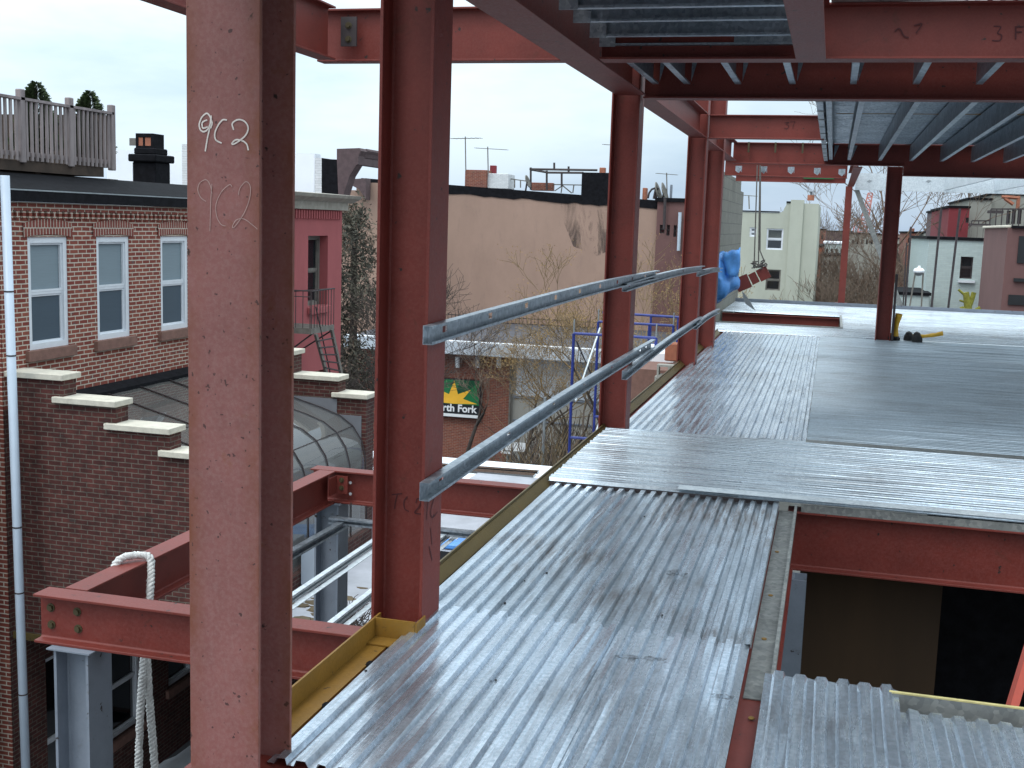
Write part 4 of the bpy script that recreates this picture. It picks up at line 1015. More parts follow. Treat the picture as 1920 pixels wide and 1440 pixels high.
MB().mat('dark_room').box((-11.7, 22.6, -8), (-11.6, 25.5, 1.5)).obj('room_back', rb)
MB().mat('tar_roof').box((-16, 22.61, 1.86), (-11.605, 25.7, 1.9)).obj('roof', rb)
# fire escape
fe = thing('fire_escape', 'rusty iron fire escape balcony with stair on the red painted house', 'fire escape', (-10.6, 23, -.8))
xo = -10.15; yn = at(584, 584, 0, xo).y; yf_ = at(627, 575, 0, xo).y; zf = at(584, 616, 0, xo).z; zt_ = at(584, 546, 0, xo).z
xi = XW+.02
mb = MB().mat('iron_grey'); mb.box((xi, yn, zf-.12), (xo, yn+.02, zf)); mb.box((xo-.02, yn+.02, zf-.12), (xo, yf_, zf))
y = yn+.03
while y < yf_-.1: mb.box((xi, y, zf-.03), (xo-.021, y+.05, zf-.015)); y += .10
mb.obj('platform', fe)
mb = MB().mat('iron'); mb.tube([(xi, yn, zt_), (xo, yn, zt_), (xo, yf_, zt_), (xi, yf_, zt_-.1)], .016, 5); mb.tube([(xi, yn, zt_-.12), (xo, yn, zt_-.12)], .010, 5); mb.obj('hand_rail', fe)
mb = MB().mat('iron')
k = 0
while xi+.1+k*.16 < xo: mb.tube([(xi+.1+k*.16, yn, zf), (xi+.1+k*.16, yn, zt_)], .009, 4); k += 1
k = 0
while yn+k*.14 < yf_: mb.tube([(xo, yn+k*.14, zf), (xo, yn+k*.14, zt_)], .009, 4); k += 1
mb.tube([(xo, yn+.1, zf-.1), (xi, yn+.1, zf-.8)], .018, 5); mb.tube([(xo, yf_, zf-.1), (xi, yf_, zf-.7)], .018, 5)
mb.obj('baluster_row', fe)
s0 = at(592, 627, 0, xo+.05); s1 = at(614, 706, 0, xo+.05); s2 = at(622, 618, 0, xo+.05); s3 = at(645, 725, 0, xo+.05)
for nm, a, b_ in (('stringer', s0, s1), ('stringer', s2, s3)):
    MB().mat('iron_grey').prism([a, a+Vector((-.05, 0, 0)), a+Vector((-.05, .10, 0)), a+Vector((0, .10, 0))], b_-a).obj(nm, fe)
for k in range(1, 7):
    f = k/6.4; mb = MB().mat('iron'); mb.tube([s0.lerp(s1, f), s2.lerp(s3, f*.92)], .018, 5); mb.obj('tread', fe)
mb = MB().mat('iron'); mb.tube([at(592, 575, 0, xo), at(620, 704, 0, xo)], .014, 5); mb.obj('stair_rail', fe)

# ---- white wall on roofs behind, chimney stub, street cornice
o = MB().mat('snow'); a = at(200, 287, 1, 31); b_ = at(590, 282, 1, 31); o.box((a.x, 31, -2), (b_.x, 31.4, a.z*.5+b_.z*.5)); o = o.obj('white_roof_wall'); tag(o, 'long white painted parapet wall on the roofs behind the brick building', 'wall')
o = MB().mat('brick_white'); a = at(341, 270, 1, 30.3); b_ = at(372, 330, 1, 30.3); o.box((a.x, 30.3, 1.2), (b_.x+.3, 30.7, a.z)); o = o.obj('white_chimney'); tag(o, 'bluish white painted chimney left of the nearest column', 'chimney')
t = thing('street_cornice', 'big dark brown bracketed cornice end on a black party wall above the red house', 'cornice', (-13, 30, 1.5))
def q30(px, py): p = at(px, py, 1, 30); return (p.x, 30, p.z)
MB().mat('brick_white').prism([q30(590, 296), q30(603, 296), q30(603, 372), q30(590, 372)], (0, .8, 0)).obj('white_pier', t)
MB().mat('tar').prism([q30(603.3, 296), q30(609, 298), q30(631, 299), q30(634, 372), q30(603.3, 372)], (0, .5, 0)).obj('party_wall', t)
pr_ = [q30(631.5, 279), q30(674, 277.5), q30(677, 283), q30(672, 292), q30(671, 308), q30(668, 309), q30(655, 330), q30(645, 362), q30(643, 372), q30(634.5, 372), q30(631.5, 299)]
MB().mat('cornice_brown').prism(pr_, (0, .45, 0)).obj('bracket', t)
pr2 = [q30(631.5, 279), q30(676, 277), q30(677.5, 281), q30(674, 287), q30(672, 294), q30(632, 294)]
pr2 = [(x, 30.452, z) for x, _, z in pr2]
MB().mat('cornice_brown').prism(pr2, (0, 3.2, 0)).obj('crown_moulding', t)
pr3 = [(x, 30.452, z) for x, _, z in [q30(655, 294.5), q30(671, 294.5), q30(671, 308), q30(655, 308)]]
MB().mat('cornice_brown').prism(pr3, (0, 2.0, 0)).obj('frieze', t)
t = thing('ochre_house', 'pale gabled wall and dark cornice tip between the street cornice and the tan building', 'building', (-17, 48, -8.4))
a = at(640, 360, 1, 50); mb = MB().mat('stucco_dummy' if 'stucco_dummy' in MATS else 'tan_stucco'); b_ = at(672, 342, 1, 50); mb.box((a.x, 50, -8.4), (b_.x+1.2, 52, b_.z-.35)); mb.box((b_.x-.1, 50.01, 1), (b_.x+1.19, 52, b_.z)); mb.obj('wall', t)
p = at(672, 336, 1, 49.5); MB().mat('cornice_brown').prism([(p.x-.25, 49.4, p.z), (p.x+.4, 49.4, p.z+.05), (p.x+.4, 49.4, p.z-.9), (p.x+.1, 49.4, p.z-.45), (p.x-.25, 49.4, p.z-.3)], (0, .55, 0)).obj('cornice', t)

# ---- bank
bk = thing('bank_building', 'low brick bank with pale metal fascia, green sunburst sign and three small lamps', 'building', (-13, 46, -8.4))
mb = MB().mat('brick_orange'); mb.box((-19.2, 46, -8.4), (-12.32, 54.9, -3.9)); mb.obj('brick_wall', bk)
mb = MB().mat('concrete'); mb.box((-12.319, 46.1, -8.4), (-3.0, 54.9, -3.9)); mb.obj('concrete_wall', bk)
MB().mat('fascia').box((-12.1, 46.03, -5.55), (-3.0, 46.098, -4.0)).obj('metal_panel', bk)
mb = MB().mat('greyprimer')
for z in (-5.65, -6.6): mb.box((-12.2, 46.05, z), (-3.0, 46.099, z+.06))
mb.obj('string_course', bk)
mb = MB().mat('fascia'); mb.box((-19.4, 45.2, -3.92), (-2.8, 55.0, -3.42)); mb.obj('fascia', bk, bevel=.02)
MB().mat('snow').box((-19.4, 45.2, -3.419), (-2.8, 45.5, -3.37)).obj('snow_edge', bk)
MB().mat('tar_roof').box((-19.3, 45.55, -3.418), (-2.9, 54.95, -3.39)).obj('roof', bk)
mb = MB().mat('iron')
for x in (-13.7, -9.3): mb.box((x, 45.19, -3.92), (x+.03, 45.199, -3.42))
mb.obj('fascia_joint', bk)
MB().mat('iron_grey').tube([(-12.32, 45.95, -8.4), (-12.32, 45.95, -3.95)], .05, 8).obj('corner_pipe', bk)
for px in (858, 896, 935.5):
    p = at(px, 679, 1, 45.85); MB().mat('sign_white').tube([(p.x, 45.85, p.z-.22), (p.x, 45.85, p.z+.22)], .10, 10).obj('wall_lamp', bk)
# sign
sg = thing('bank_sign', 'square green sign with a yellow sunburst over white lettering on the brick bank wall', 'sign', (-14.4, 45.8, -5.8))
xl, xrg, zt2, zb2 = -15.82, -13.6, -5.04, -6.58
MB().mat('sign_black').box((xl-.03, 45.80, zb2-.03), (xrg+.06, 45.98, zt2+.04)).obj('case', sg)
MB().mat('sign_green').box((xl, 45.79, -6.05), (xrg, 45.799, zt2)).obj('green_panel', sg)
cx, cz = -14.68, -5.93
mb = MB().mat('sign_dark')
mb.prism([(cx+.05, 45.787, cz+.3), (-14.42, 45.787, zt2-.01), (xrg-.01, 45.787, zt2-.01), (cx+.25, 45.787, cz+.12)], (0, .002, 0)); mb.obj('dark_ray', sg)
star = [(-1.1, -.10), (-.50, .10), (-.98, .52), (-.28, .34), (-.04, .85), (.19, .32), (.72, .55), (.42, .14), (1.02, -.06), (.3, -.12)]
star = [(-1.08, -.08), (-.48, .08), (-.80, .50), (-.22, .28), (0, .86), (.17, .30), (.72, .52), (.40, .12), (1.02, -.06), (.0, -.11)]
c0 = (cx, 45.784, cz); mb = MB().mat('sign_yellow')
vs = [c0]+[(cx+a, 45.784, cz+b_) for a, b_ in star]; mb.add(vs, [(0, i, i % len(star)+1) for i in range(1, len(star)+1)]); mb.obj('sunburst', sg)
MB().mat('sign_white').box((xl, 45.788, zb2+.0), (xrg, 45.798, zb2+.12)).obj('lower_band', sg)
def text(body, size, loc, rot, mat, name, parent, bold=.0, ext=.004):
    c = bpy.data.curves.new(name, 'FONT'); c.body = body; c.size = size; c.extrude = ext; c.offset = bold; c.align_x = 'CENTER'
    o = bpy.data.objects.new('tmp_text', c); COL.objects.link(o); dg = bpy.context.evaluated_depsgraph_get(); dg.update()
    me = bpy.data.meshes.new_from_object(o.evaluated_get(dg)); bpy.data.objects.remove(o)
    me.materials.clear(); me.materials.append(MATS[mat]); n = bpy.data.objects.new(name, me); COL.objects.link(n)
    n.matrix_world = Matrix.Translation(loc) @ Matrix.Rotation(rot[2], 4, 'Z') @ Matrix.Rotation(rot[0], 4, 'X')
    if parent: mw = n.matrix_world.copy(); n.parent = parent; n.matrix_parent_inverse = parent.matrix_basis.inverted(); n.matrix_basis = mw
    return n
text('North Fork', .43, (-14.72, 45.785, -6.36), (R(90), 0, 0), 'sign_white', 'lettering', sg, .012)
# parking signs
for px, py, l, mm in ((951, 832, 'white street sign with red top and small black print before the bank corner', 'sign_white'), (974, 838, 'small white lower street sign beside the red topped one', 'sign_white')):
    p = at(px, py, 1, 40); t = thing('street_sign', l, 'street sign', (p.x, 40, -8.4), 'street signs at the bank corner')
    MB().mat('zinc').tube([(p.x, 40.03, -8.4), (p.x, 40.03, p.z+.2)], .03, 8).obj('pole', t)
    hh = .36 if px < 960 else .16
    MB().mat(mm).box((p.x-.22, 39.98, p.z-hh), (p.x+.22, 40.0, p.z+hh)).obj('plate', t)
    if px < 960:
        MB().mat('sign_red').box((p.x-.12, 39.975, p.z+.12), (p.x+.14, 39.979, p.z+.28)).obj('red_mark', t)
        mb = MB().mat('sign_black'); mb.box((p.x-.18, 39.975, p.z-.16), (p.x-.14, 39.979, p.z+.02)); mb.box((p.x-.11, 39.975, p.z-.16), (p.x-.07, 39.979, p.z+.02)); mb.box((p.x-.16, 39.975, p.z-.27), (p.x+.16, 39.979, p.z-.24)); mb.obj('print_mark', t)
p = at(1120, 838, 1, 36); t = thing('small_sign', 'little green and yellow sunburst sign half hidden by the scaffold foot', 'sign', (p.x, 36, -8.4))
MB().mat('sign_black').box((p.x-.38, 36, p.z-.34), (p.x+.34, 36.05, p.z+.30)).obj('case', t)
MB().mat('sign_green').box((p.x-.37, 35.99, p.z-.02), (p.x+.33, 35.999, p.z+.29)).obj('green_panel', t)
mb = MB().mat('sign_yellow'); mb.add([(p.x, 35.985, p.z-.02)]+[(p.x+a*.33, 35.985, p.z+.0+b_*.28) for a, b_ in star], [(0, i, i % 10+1) for i in range(1, 11)]); mb.obj('sunburst', t)
text('North Fork', .13, (p.x-.02, 35.99, p.z-.20), (R(90), 0, 0), 'sign_white', 'lettering', t, .004, .002)
MB().mat('zinc').tube([(p.x, 36.1, -8.4), (p.x, 36.1, p.z)], .04, 8).obj('pole', t)
t = thing('street_lamp', 'thin pale street pole standing before the bank concrete wall', 'street pole', (0, 38, 0)); t.location = (at(1020, 800, 1, 38).x, 38, -8.4)
MB().mat('zinc').tube([(t.location.x, 38, -8.4), (t.location.x, 38, at(1021, 745, 1, 38).z)], .05, 8).obj('pole', t)

# ---- tan stucco building
tb = thing('tan_building', 'large blank tan stucco wall with tarred top and stained right side', 'building', (-15, 55, -8.4))
mb = MB().mat('tan_stucco'); mb.prism([(-22.7, 55, -8.4), (-10.2, 55, -8.4), (-7.75, 55, -8.4), (-7.75, 55, 2.30), (-10.2, 55, 2.40), (-22.7, 55, 3.02)], (0, 9, 0)); mb.obj('wall', tb)
mb = MB().mat('tar'); n = 40; top = []; 
for i in range(n+1):
    f = i/n; x = -22.72+(22.72-7.74)*f; zt3 = (3.40-(x+22.7)/12.5*.62) if x < -10.2 else 2.78-(x+10.2)*.04; top.append((x, zt3, zt3-.40+random.uniform(-.06, .04)))
for (xa, za, zc), (xb, zb3, zd) in zip(top[:-1], top[1:]): mb.prism([(xa, 54.96, za), (xb, 54.96, zb3), (xb, 54.96, zd), (xa, 54.96, zc)], (0, .5, 0))
mb.obj('tar_cap', tb)
mb = MB().mat('tar_roof'); mb.prism([(-22.6, 55.5, 3.05), (-7.8, 55.5, 2.35), (-7.8, 55.5, 2.25), (-22.6, 55.5, 2.95)], (0, 8.4, 0)); mb.obj('roof', tb)
mb = MB().mat('stain'); pp = [at(a, b_, 1, 54.99) for a, b_ in ((1050, 371), (1143, 378), (1141, 470), (1120, 480), (1075, 462), (1058, 420))]; mb.prism(pp, (0, .004, 0)); mb.obj('water_stain', tb)
def y57(px, py): return at(px, py, 1, 57)
def fbox(name, label, cat, pts, y, dep, mat, group=None, z0=None):
    a = at(pts[0], pts[1], 1, y); b_ = at(pts[2], pts[3], 1, y); o = MB().mat(mat); o.box((a.x, y, b_.z if z0 is None else z0), (b_.x, y+dep, a.z)); o = o.obj(name, bevel=.02); return tag(o, label, cat, group)
fbox('chimney', 'brick chimney on the tan building, left of the white bulkhead', 'chimney', (872, 318, 912, 352), 57, 1, 'brick_orange')
fbox('roof_bulkhead', 'white rooftop bulkhead beside the brick chimney on the tan building', 'roof bulkhead', (913, 325, 953, 354), 57.2, 1.2, 'brick_white')
fbox('clay_pot', 'red clay chimney pot poking above the white bulkhead', 'chimney pot', (918.5, 310, 929, 326), 57.9, .25, 'maroon_paint')
fbox('roof_bulkhead', 'black tarred rooftop bulkhead at the right end of the tan wall', 'roof bulkhead', (1091, 323, 1142, 377), 55.5, 2.2, 'tar')
fbox('brick_parapet', 'low brick parapet under the pipe pergola on the tan roof', 'parapet', (996, 342, 1036, 358), 57.5, .4, 'brick_orange')
fbox('chimney_pot', 'ochre clay pot with mesh cap on top of the black bulkhead', 'chimney pot', (1124, 314, 1134, 325), 57, .3, 'terracotta')
t = thing('rooftop_pergola', 'open pipe frame standing on the tan building roof next to the black bulkhead', 'pipe frame', (y57(1000, 350).x, 57, 2.6))
mb = MB().mat('iron')
for L in ([(995, 314), (995, 356)], [(1025, 320), (1025, 356)], [(993, 317), (1120, 319)], [(1024, 323.5), (1094, 324)], [(996, 318), (1025, 323)], [(1039, 305), (1039, 318)], [(1066, 312), (1066, 324)], [(1053, 324), (1053, 350)]):
    mb.tube([y57(*L[0]), y57(*L[1])], .055, 5)
    mb.obj('pipe', t); mb = MB().mat('iron')
t = thing('roof_railing', 'thin railing with crossed braces on the tan roof between bulkheads', 'railing', (y57(1050, 350).x, 57.6, 2.6))
mb = MB().mat('iron_grey')
for L in ([(1037, 346), (1090, 347)], [(1040, 358), (1055, 348)], [(1055, 348), (1072, 362)], [(1076, 347), (1074, 362)], [(1054, 348), (1052, 362)]): mb.tube([at(*L[0], 1, 57.6), at(*L[1], 1, 57.6)], .035, 4)
mb.obj('rail', t); mb = MB().mat('iron_grey')
for L in ([(954, 335), (990, 340)], [(965, 336), (965, 352)], [(976, 338), (976, 352)]): mb.tube([at(*L[0], 1, 57.6), at(*L[1], 1, 57.6)], .035, 4)
mb.obj('rail', t)
def antenna(px, ptop, pbot, x0, x1, yb, lab, y=57, tilt=0, n=7):
    t = thing('tv_antenna', lab, 'tv antenna', at(px, pbot, 1, y), 'rooftop tv antennas')
    MB().mat('iron_grey').tube([at(px+1, pbot, 1, y), at(px, ptop, 1, y)], .03, 5).obj('mast', t)
    MB().mat('iron_grey').tube([at(x0, yb, 1, y), at(x1, yb+tilt, 1, y)], .02, 4).obj('boom', t)
    mb = MB().mat('iron_grey')
    for k in range(n):
        f = (k+.5)/n; p = at(x0+(x1-x0)*f, yb+tilt*f, 1, y); mb.tube([p-Vector((.05, .5, .02)), p+Vector((.05, .5, .02))], .012, 4)
    mb.obj('element_row', t)
antenna(872.5, 256, 320, 846, 902, 260, 'tall tv antenna left, above the brick chimney on the tan building', tilt=-1)
antenna(914.5, 275, 326, 892, 951, 277.5, 'second tv antenna above the white bulkhead on the tan building', tilt=3.5)
antenna(1250, 324, 372, 1231, 1270, 325, 'tv antenna seen between the third and fourth columns', tilt=3)
antenna(1150, 270, 372, 1132, 1166, 271, 'tv antenna tip half hidden behind the third column', tilt=2)
antenna(1404, 366, 392, 1393, 1420, 366, 'tiny tv antenna above the low end of the greenish house', y=56, tilt=2, n=5)
def dish(px, py, r, lab, y=56.5, yaw=.05):
    c = at(px, py, 1, y); t = thing('satellite_dish', lab, 'satellite dish', c, 'rooftop satellite dishes'); mb = MB().mat('iron_grey')
    ax = Vector((math.cos(yaw), -math.sin(yaw), .35)).normalized(); u = ax.orthogonal().normalized(); w = ax.cross(u); vs = [c-ax*r*.22]; fs = []
    for ri in range(1, 4):
        rr = r*ri/3
        for k in range(14): a = 2*math.pi*k/14; vs.append(c+(u*math.cos(a)+w*math.sin(a))*rr-ax*r*.22*(1-(ri/3)**2))
    for k in range(14): fs.append((0, 1+k, 1+(k+1) % 14))
    for ri in range(2):
        for k in range(14): o_ = 1+ri*14; fs.append((o_+k, o_+14+k, o_+14+(k+1) % 14, o_+(k+1) % 14))
    mb.add(vs, fs); o = mb.obj('reflector', t, smooth=True); s = o.modifiers.new('t', 'SOLIDIFY'); s.thickness = .03
    MB().mat('iron').tube([c-ax*r*.2, c-ax*r*.4-Vector((0, 0, r*1.3))], .05, 6).obj('mount', t)
dish(990.5, 340, .32, 'small satellite dish at the left post of the pipe pergola')
dish(1236, 360, .50, 'left of two satellite dishes between third and fourth columns')
dish(1248, 361, .50, 'right of two satellite dishes between third and fourth columns')
t = thing('bent_pipes', 'curved black roof pipes left of the two satellite dishes', 'roof pipe', at(1225, 370, 1, 56.6))
mb = MB().mat('iron'); mb.tube([at(a, b_, 1, 56.6) for a, b_ in ((1215, 372), (1217, 362), (1222, 355), (1229, 352.5), (1235, 354))], .05, 6); mb.obj('curved_pipe', t)
mb = MB().mat('iron'); mb.tube([at(1230, 354, 1, 56.6), at(1226, 373, 1, 56.6)], .07, 6); mb.obj('prop', t)
fbox('chimney', 'small brick chimney with cap just right of the third column', 'chimney', (1205, 352, 1211, 376), 57, .5, 'terracotta')
fbox('vent_pipe', 'tall grey vent pipe right of the satellite dishes', 'vent pipe', (1256.5, 346, 1259, 382), 56.8, .15, 'greyprimer')
# mauve house right of the tan one
mh = thing('mauve_house', 'narrow mauve house with tall dark windows behind golden twigs', 'building', (-6.8, 56, -8.4))
a = at(1233, 378, 1, 54.8); b_ = at(1290, 381, 1, 54.8)
wl = [(at(x0_, 430, 1, 54.8).x, at(x1_, 430, 1, 54.8).x, at(1260, z1_, 1, 54.8).z, at(1260, z0_, 1, 54.8).z) for x0_, x1_, z0_, z1_ in ((1237, 1246, 422, 438), (1250, 1256, 422, 442), (1263, 1269, 422, 444))]
mb = MB().mat('maroon_render'); wallgrid(mb, (0, 54.8, 0), X3, -Y3, a.x, b_.x, -8.4, a.z, wl, .2); mb.box((a.x, 55.01, -8.4), (b_.x, 60, a.z)); mb.obj('wall', mh)
for w_ in wl: window(mh, (0, 54.8, 0), X3, -Y3, *w_, .12, .02, fm='iron', upper='pane_dark', lower='pane_dark')
MB().mat('tar').box((a.x-.1, 54.7, a.z), (b_.x, 60, a.z+.18)).obj('roof', mh)
MB().mat('iron').tube([at(1247, 372, 1, 54.6), at(1245, 430, 1, 54.6)], .07, 6).obj('flue', mh)
MB().mat('pipe_white').tube([at(1275, 398, 1, 54.6), at(1272, 470, 1, 54.6)], .08, 6).obj('downpipe', mh)
# railing at foot of tan wall
t = thing('roof_railing', 'low dark picket railing at the foot of the tan wall', 'railing', (-14, 54.7, -3.4))
mb = MB().mat('iron'); a = at(840, 592, 1, 54.6); b_ = at(1142, 612, 1, 54.6); mb.tube([(a.x, 54.6, -3.1), (b_.x, 54.6, -3.1)], .03, 4); mb.tube([(a.x, 54.6, -3.36), (b_.x, 54.6, -3.36)], .03, 4)
x = a.x
while x < b_.x: mb.tube([(x, 54.6, -3.39), (x, 54.6, -3.02)], .016, 4); x += .19
mb.obj('picket_row', t)

# ---- scaffold
for i, (y, pts, l) in enumerate(((21.5, (1075, 1229), 'nearer blue scaffold frame behind the third column'), (23.8, (1120, 1262), 'farther blue scaffold frame behind the third column'))):
    t = thing('scaffold_frame', l, 'scaffold frame', (at(pts[0], 700, 1, y).x, y, -8.4), 'blue scaffold frames')
    xl_ = at(pts[0], 650, 1, y).x; xr2 = xl_+1.55; zt4 = at(pts[0], 625 if i == 0 else 603, 1, y).z
    for x in (xl_, xr2):
        mb = MB().mat('blue_tube'); mb.tube([(x, y, -8.4), (x, y, zt4)], .028, 8); mb.obj('post', t)
        mb = MB().mat('zinc'); mb.tube([(x, y, zt4), (x, y, zt4+.26)], .016, 6); mb.obj('pin', t)
    for z in (zt4, zt4-1.98, zt4-2.5):
        mb = MB().mat('blue_tube'); mb.tube([(xl_, y, z), (xr2, y, z)], .026, 8); mb.obj('bar', t)
    mb = MB().mat('blue_tube'); mb.tube([(xr2-.5, y, zt4-1.98), (xr2-.5, y, zt4)], .018, 6); mb.tube([(xr2-.5, y, zt4-.4), (xr2, y, zt4-.4)], .018, 6); mb.tube([(xr2-.5, y, zt4-.95), (xr2, y, zt4-.95)], .018, 6)
    mb.obj('ladder_bar', t)
t = thing('scaffold_frame', 'top blue scaffold bar with a short post, farthest and highest', 'scaffold frame', (-4, 26, -8.4), 'blue scaffold frames')
a = at(1130, 586, 1, 26.0); b_ = at(1275, 595, 1, 26.0); MB().mat('blue_tube').tube([a, b_], .028, 8).obj('bar', t)
for f in (.02, .63, .98): q_ = a.lerp(b_, f); MB().mat('blue_tube').tube([(q_.x, 26, -8.4), q_], .026, 8).obj('post', t)
for (a, b_, l) in (((1124, 612), (1094, 712), 'pale cross brace running down from the farther scaffold post'), ((1128, 730), (1078, 752), 'short pale lower cross brace behind the rail')):
    pass
mb = MB().mat('galv_pale'); mb.tube([at(1125, 615, 1, 23.7), at(1079, 752, 1, 21.6)], .019, 6); o = mb.obj('cross_brace'); tag(o, 'long pale scaffold cross brace slanting between the two blue frames', 'scaffold brace')
mb = MB().mat('galv_pale'); mb.tube([at(1124, 792, 1, 23.7), at(1100, 855, 1, 21.6)], .019, 6); o = mb.obj('cross_brace'); tag(o, 'lower pale scaffold brace just above the deck edge', 'scaffold brace')
mb = MB().mat('iron'); mb.tube([at(1081, 640, 1, 21.6), at(1113, 712, 1, 23.7)], .015, 6); o = mb.obj('cross_brace'); tag(o, 'thin dark scaffold brace crossing behind the pale one', 'scaffold brace')
# chimney, stone, blocks beyond the third column
fbox('clay_chimney', 'tall square terracotta flue tile standing on the roof beyond the third column', 'flue tile', (1247, 643, 1270, 678), 20, .22, 'terracotta')
o = MB().mat('brownstone').box((-3.2, 19.2, -1.4), (-2.3, 21, -.85)).obj('stone_base'); tag(o, 'brown stone ledge under the terracotta flue tile', 'ledge')
def hollow(c, l):
    t = thing('concrete_block', l, 'concrete block', c, 'stack of hollow concrete blocks'); mb = MB().mat('concrete'); x, y, z = c; L, D, H = .38, .19, .17; e = .03
    mb.box((x, y, z), (x+L, y+e, z+H)); mb.box((x, y+D-e, z), (x+L, y+D, z+H))
    for a in (0, L/2-e/2, L-e): mb.box((x+a, y+e, z), (x+a+e, y+D-e, z+H))
    # turned so cores face the camera
    cx_, cz_ = y+D/2, z+H/2
    mb.v = [(vx, cx_+(vz-cz_), cz_+(vy-cx_)) for vx, vy, vz in mb.v]
    mb.obj('block', t)
k = 0
names_b = ['hollow block in the stack by the deck edge, %s' % s for s in ('bottom left', 'bottom right', 'second row left', 'second row right', 'third row left', 'third row right', 'top left', 'top right')]
bx = at(1222, 705, 1, 18.6)
for r_ in range(4):
    for c_ in range(2):
        hollow((bx.x+.03*r_+c_*.40, 18.5, bx.z-.55+r_*.19), names_b[k]); k += 1

t = thing('pink_sheeting', 'faded pink plastic sheeting draped below the guard rail beyond the third column', 'plastic sheet', (-3.2, 19.6, -1.6))
mb = MB().mat('paper_pink'); vs = []; nx, nz = 14, 10
a = at(1185, 690, 1, 19.8); b_ = at(1228, 725, 1, 19.8)
for i in range(nz+1):
    for j in range(nx+1):
        f, g_ = j/nx, i/nz; vs.append((a.x+(b_.x-a.x)*f, 19.8+.06*math.sin(f*19+g_*3)-.25*g_+random.uniform(-.01, .01), a.z+(b_.z-a.z)*g_))
mb.add(vs, [(i*(nx+1)+j, i*(nx+1)+j+1, (i+1)*(nx+1)+j+1, (i+1)*(nx+1)+j) for i in range(nz) for j in range(nx)]); o = mb.obj('sheet', t, smooth=True); s_ = o.modifiers.new('t', 'SOLIDIFY'); s_.thickness = .004
a = at(1192, 655, 1, 20.4); b_ = at(1262, 692, 1, 20.4); o = MB().mat('snow').box((a.x, 20.4, b_.z), (b_.x, 22, a.z-.05)).obj('wrapped_pallet'); tag(o, 'pallet wrapped in pale plastic beyond the third column', 'pallet')

# ---- trees
def tree(name, base, h, spread, lab, bark='bark', twig='twig_brown', depth=5, lean=(0, 0), seed=1, r0=.2, group='bare trees', bud=None, nb=3, up=.55, trunk_f=.28, cat='tree', budn=0, tw=.012, split=None):
    rnd = random.Random(seed); t = thing(name, lab, cat, base, group)
    base = Vector(base); mt_ = MB().mat(bark); mb = MB().mat(twig); ends = []
    def grow(p, d, L, r, lv):
        n = 4 if lv < 3 else 3; pts = [p]; dd = d.copy(); rs = [r]
        for k in range(n):
            j = .18 if lv < 2 else .30
            dd = (dd+Vector((rnd.gauss(0, j), rnd.gauss(0, j), rnd.gauss(0, j*.6)+.05))).normalized(); pts.append(pts[-1]+dd*L/n); rs.append(r*(1-.42*(k+1)/n))
        (mt_ if lv < 2 else mb).tube(pts, [max(tw*.5, x) for x in rs], 7 if lv < 1 else (5 if lv < 3 else 3), caps=False)
        if lv >= depth: ends.append(pts[-1]); return
        m_ = nb+(1 if rnd.random() < .5 else 0)
        for k in range(m_):
            i = rnd.randint(2 if lv else 3, n); q = pts[i]; az = rnd.uniform(0, 6.283)
            sd = Vector((math.cos(az), math.sin(az), 0)); nd = (dd*up+sd*spread*rnd.uniform(.5, 1.1)+Vector((0, 0, .28))).normalized()
            grow(q, nd, L*rnd.uniform(.58, .82), rs[i]*rnd.uniform(.5, .72), lv+1)
        if lv: grow(pts[-1], dd, L*.7, rs[-1]*.8, lv+1)
    grow(base, Vector((lean[0], lean[1], 1)).normalized(), h*trunk_f, r0, 0)
    mt_.obj('trunk', t); mb.obj('crown', t)
    if bud:
        b3 = MB().mat(bud)
        for _ in range(budn):
            e = rnd.choice(ends)+Vector((rnd.gauss(0, .12), rnd.gauss(0, .12), rnd.gauss(0, .12))); s = rnd.uniform(.012, .028); u = Vector((rnd.gauss(0, 1), rnd.gauss(0, 1), rnd.gauss(0, 1))).normalized(); w = u.orthogonal().normalized()
            b3.quad(e-u*s, e+w*s*.6, e+u*s, e-w*s*.6)
        b3.obj('bud_cluster', t)
    return t
G0 = -8.45
def T_(px, y): return (at(px, 560, 1, y).x, y, G0)
tree('bare_tree', T_(1050, 39), 10.5, .75, 'bare tree with golden buds in front of the bank concrete wall', seed=3, depth=5, r0=.13, nb=2, bud='bud_gold', budn=3400, twig='twig_gold', tw=.011)
tree('bare_tree', T_(985, 41), 9.5, .75, 'bare golden twigged tree right of the bank brick wall corner', seed=4, depth=5, r0=.12, nb=2, bud='bud_gold', budn=2400, twig='twig_gold', tw=.011)
tree('bare_tree', T_(1100, 42), 9.5, .8, 'bare tree behind the scaffold with pale golden twigs', seed=11, depth=5, r0=.13, nb=2, bud='bud_gold', budn=2400, twig='twig_gold', tw=.011)
tree('bare_tree', T_(1222, 40), 13.5, .55, 'dense golden twigged tree between third and fourth columns', seed=5, depth=5, nb=2, r0=.15, bud='bud_gold', budn=2600, twig='twig_gold', tw=.016)
tree('bare_tree', T_(1258, 36), 12, .5, 'darker golden twigged tree just left of the fourth column', seed=8, depth=5, nb=2, r0=.15, bud='bud_gold', budn=3400, twig='twig_gold', bark='bark_dark', tw=.014)
tree('bare_tree', T_(1440, 36), 9.3, .95, 'spreading bare tree before the greenish white house', seed=21, depth=5, r0=.14, tw=.014)
tree('bare_tree', T_(880, 44), 9, .8, 'small bare tree reaching over the bank brick wall above the sign', seed=31, depth=4, r0=.10, bark='bark_dark', tw=.012)
tree('bare_tree', T_(700, 30), 11.5, .6, 'slim dark bare tree just left of the second column', seed=14, depth=5, r0=.12, bark='bark_dark', twig='bark_dark', tw=.010)
tree('bare_tree', T_(660, 27), 7.5, .8, 'low tangled bare tree beside the end of the stepped wall', seed=15, depth=5, r0=.10, bark='bark_dark', twig='bark_dark', tw=.010)
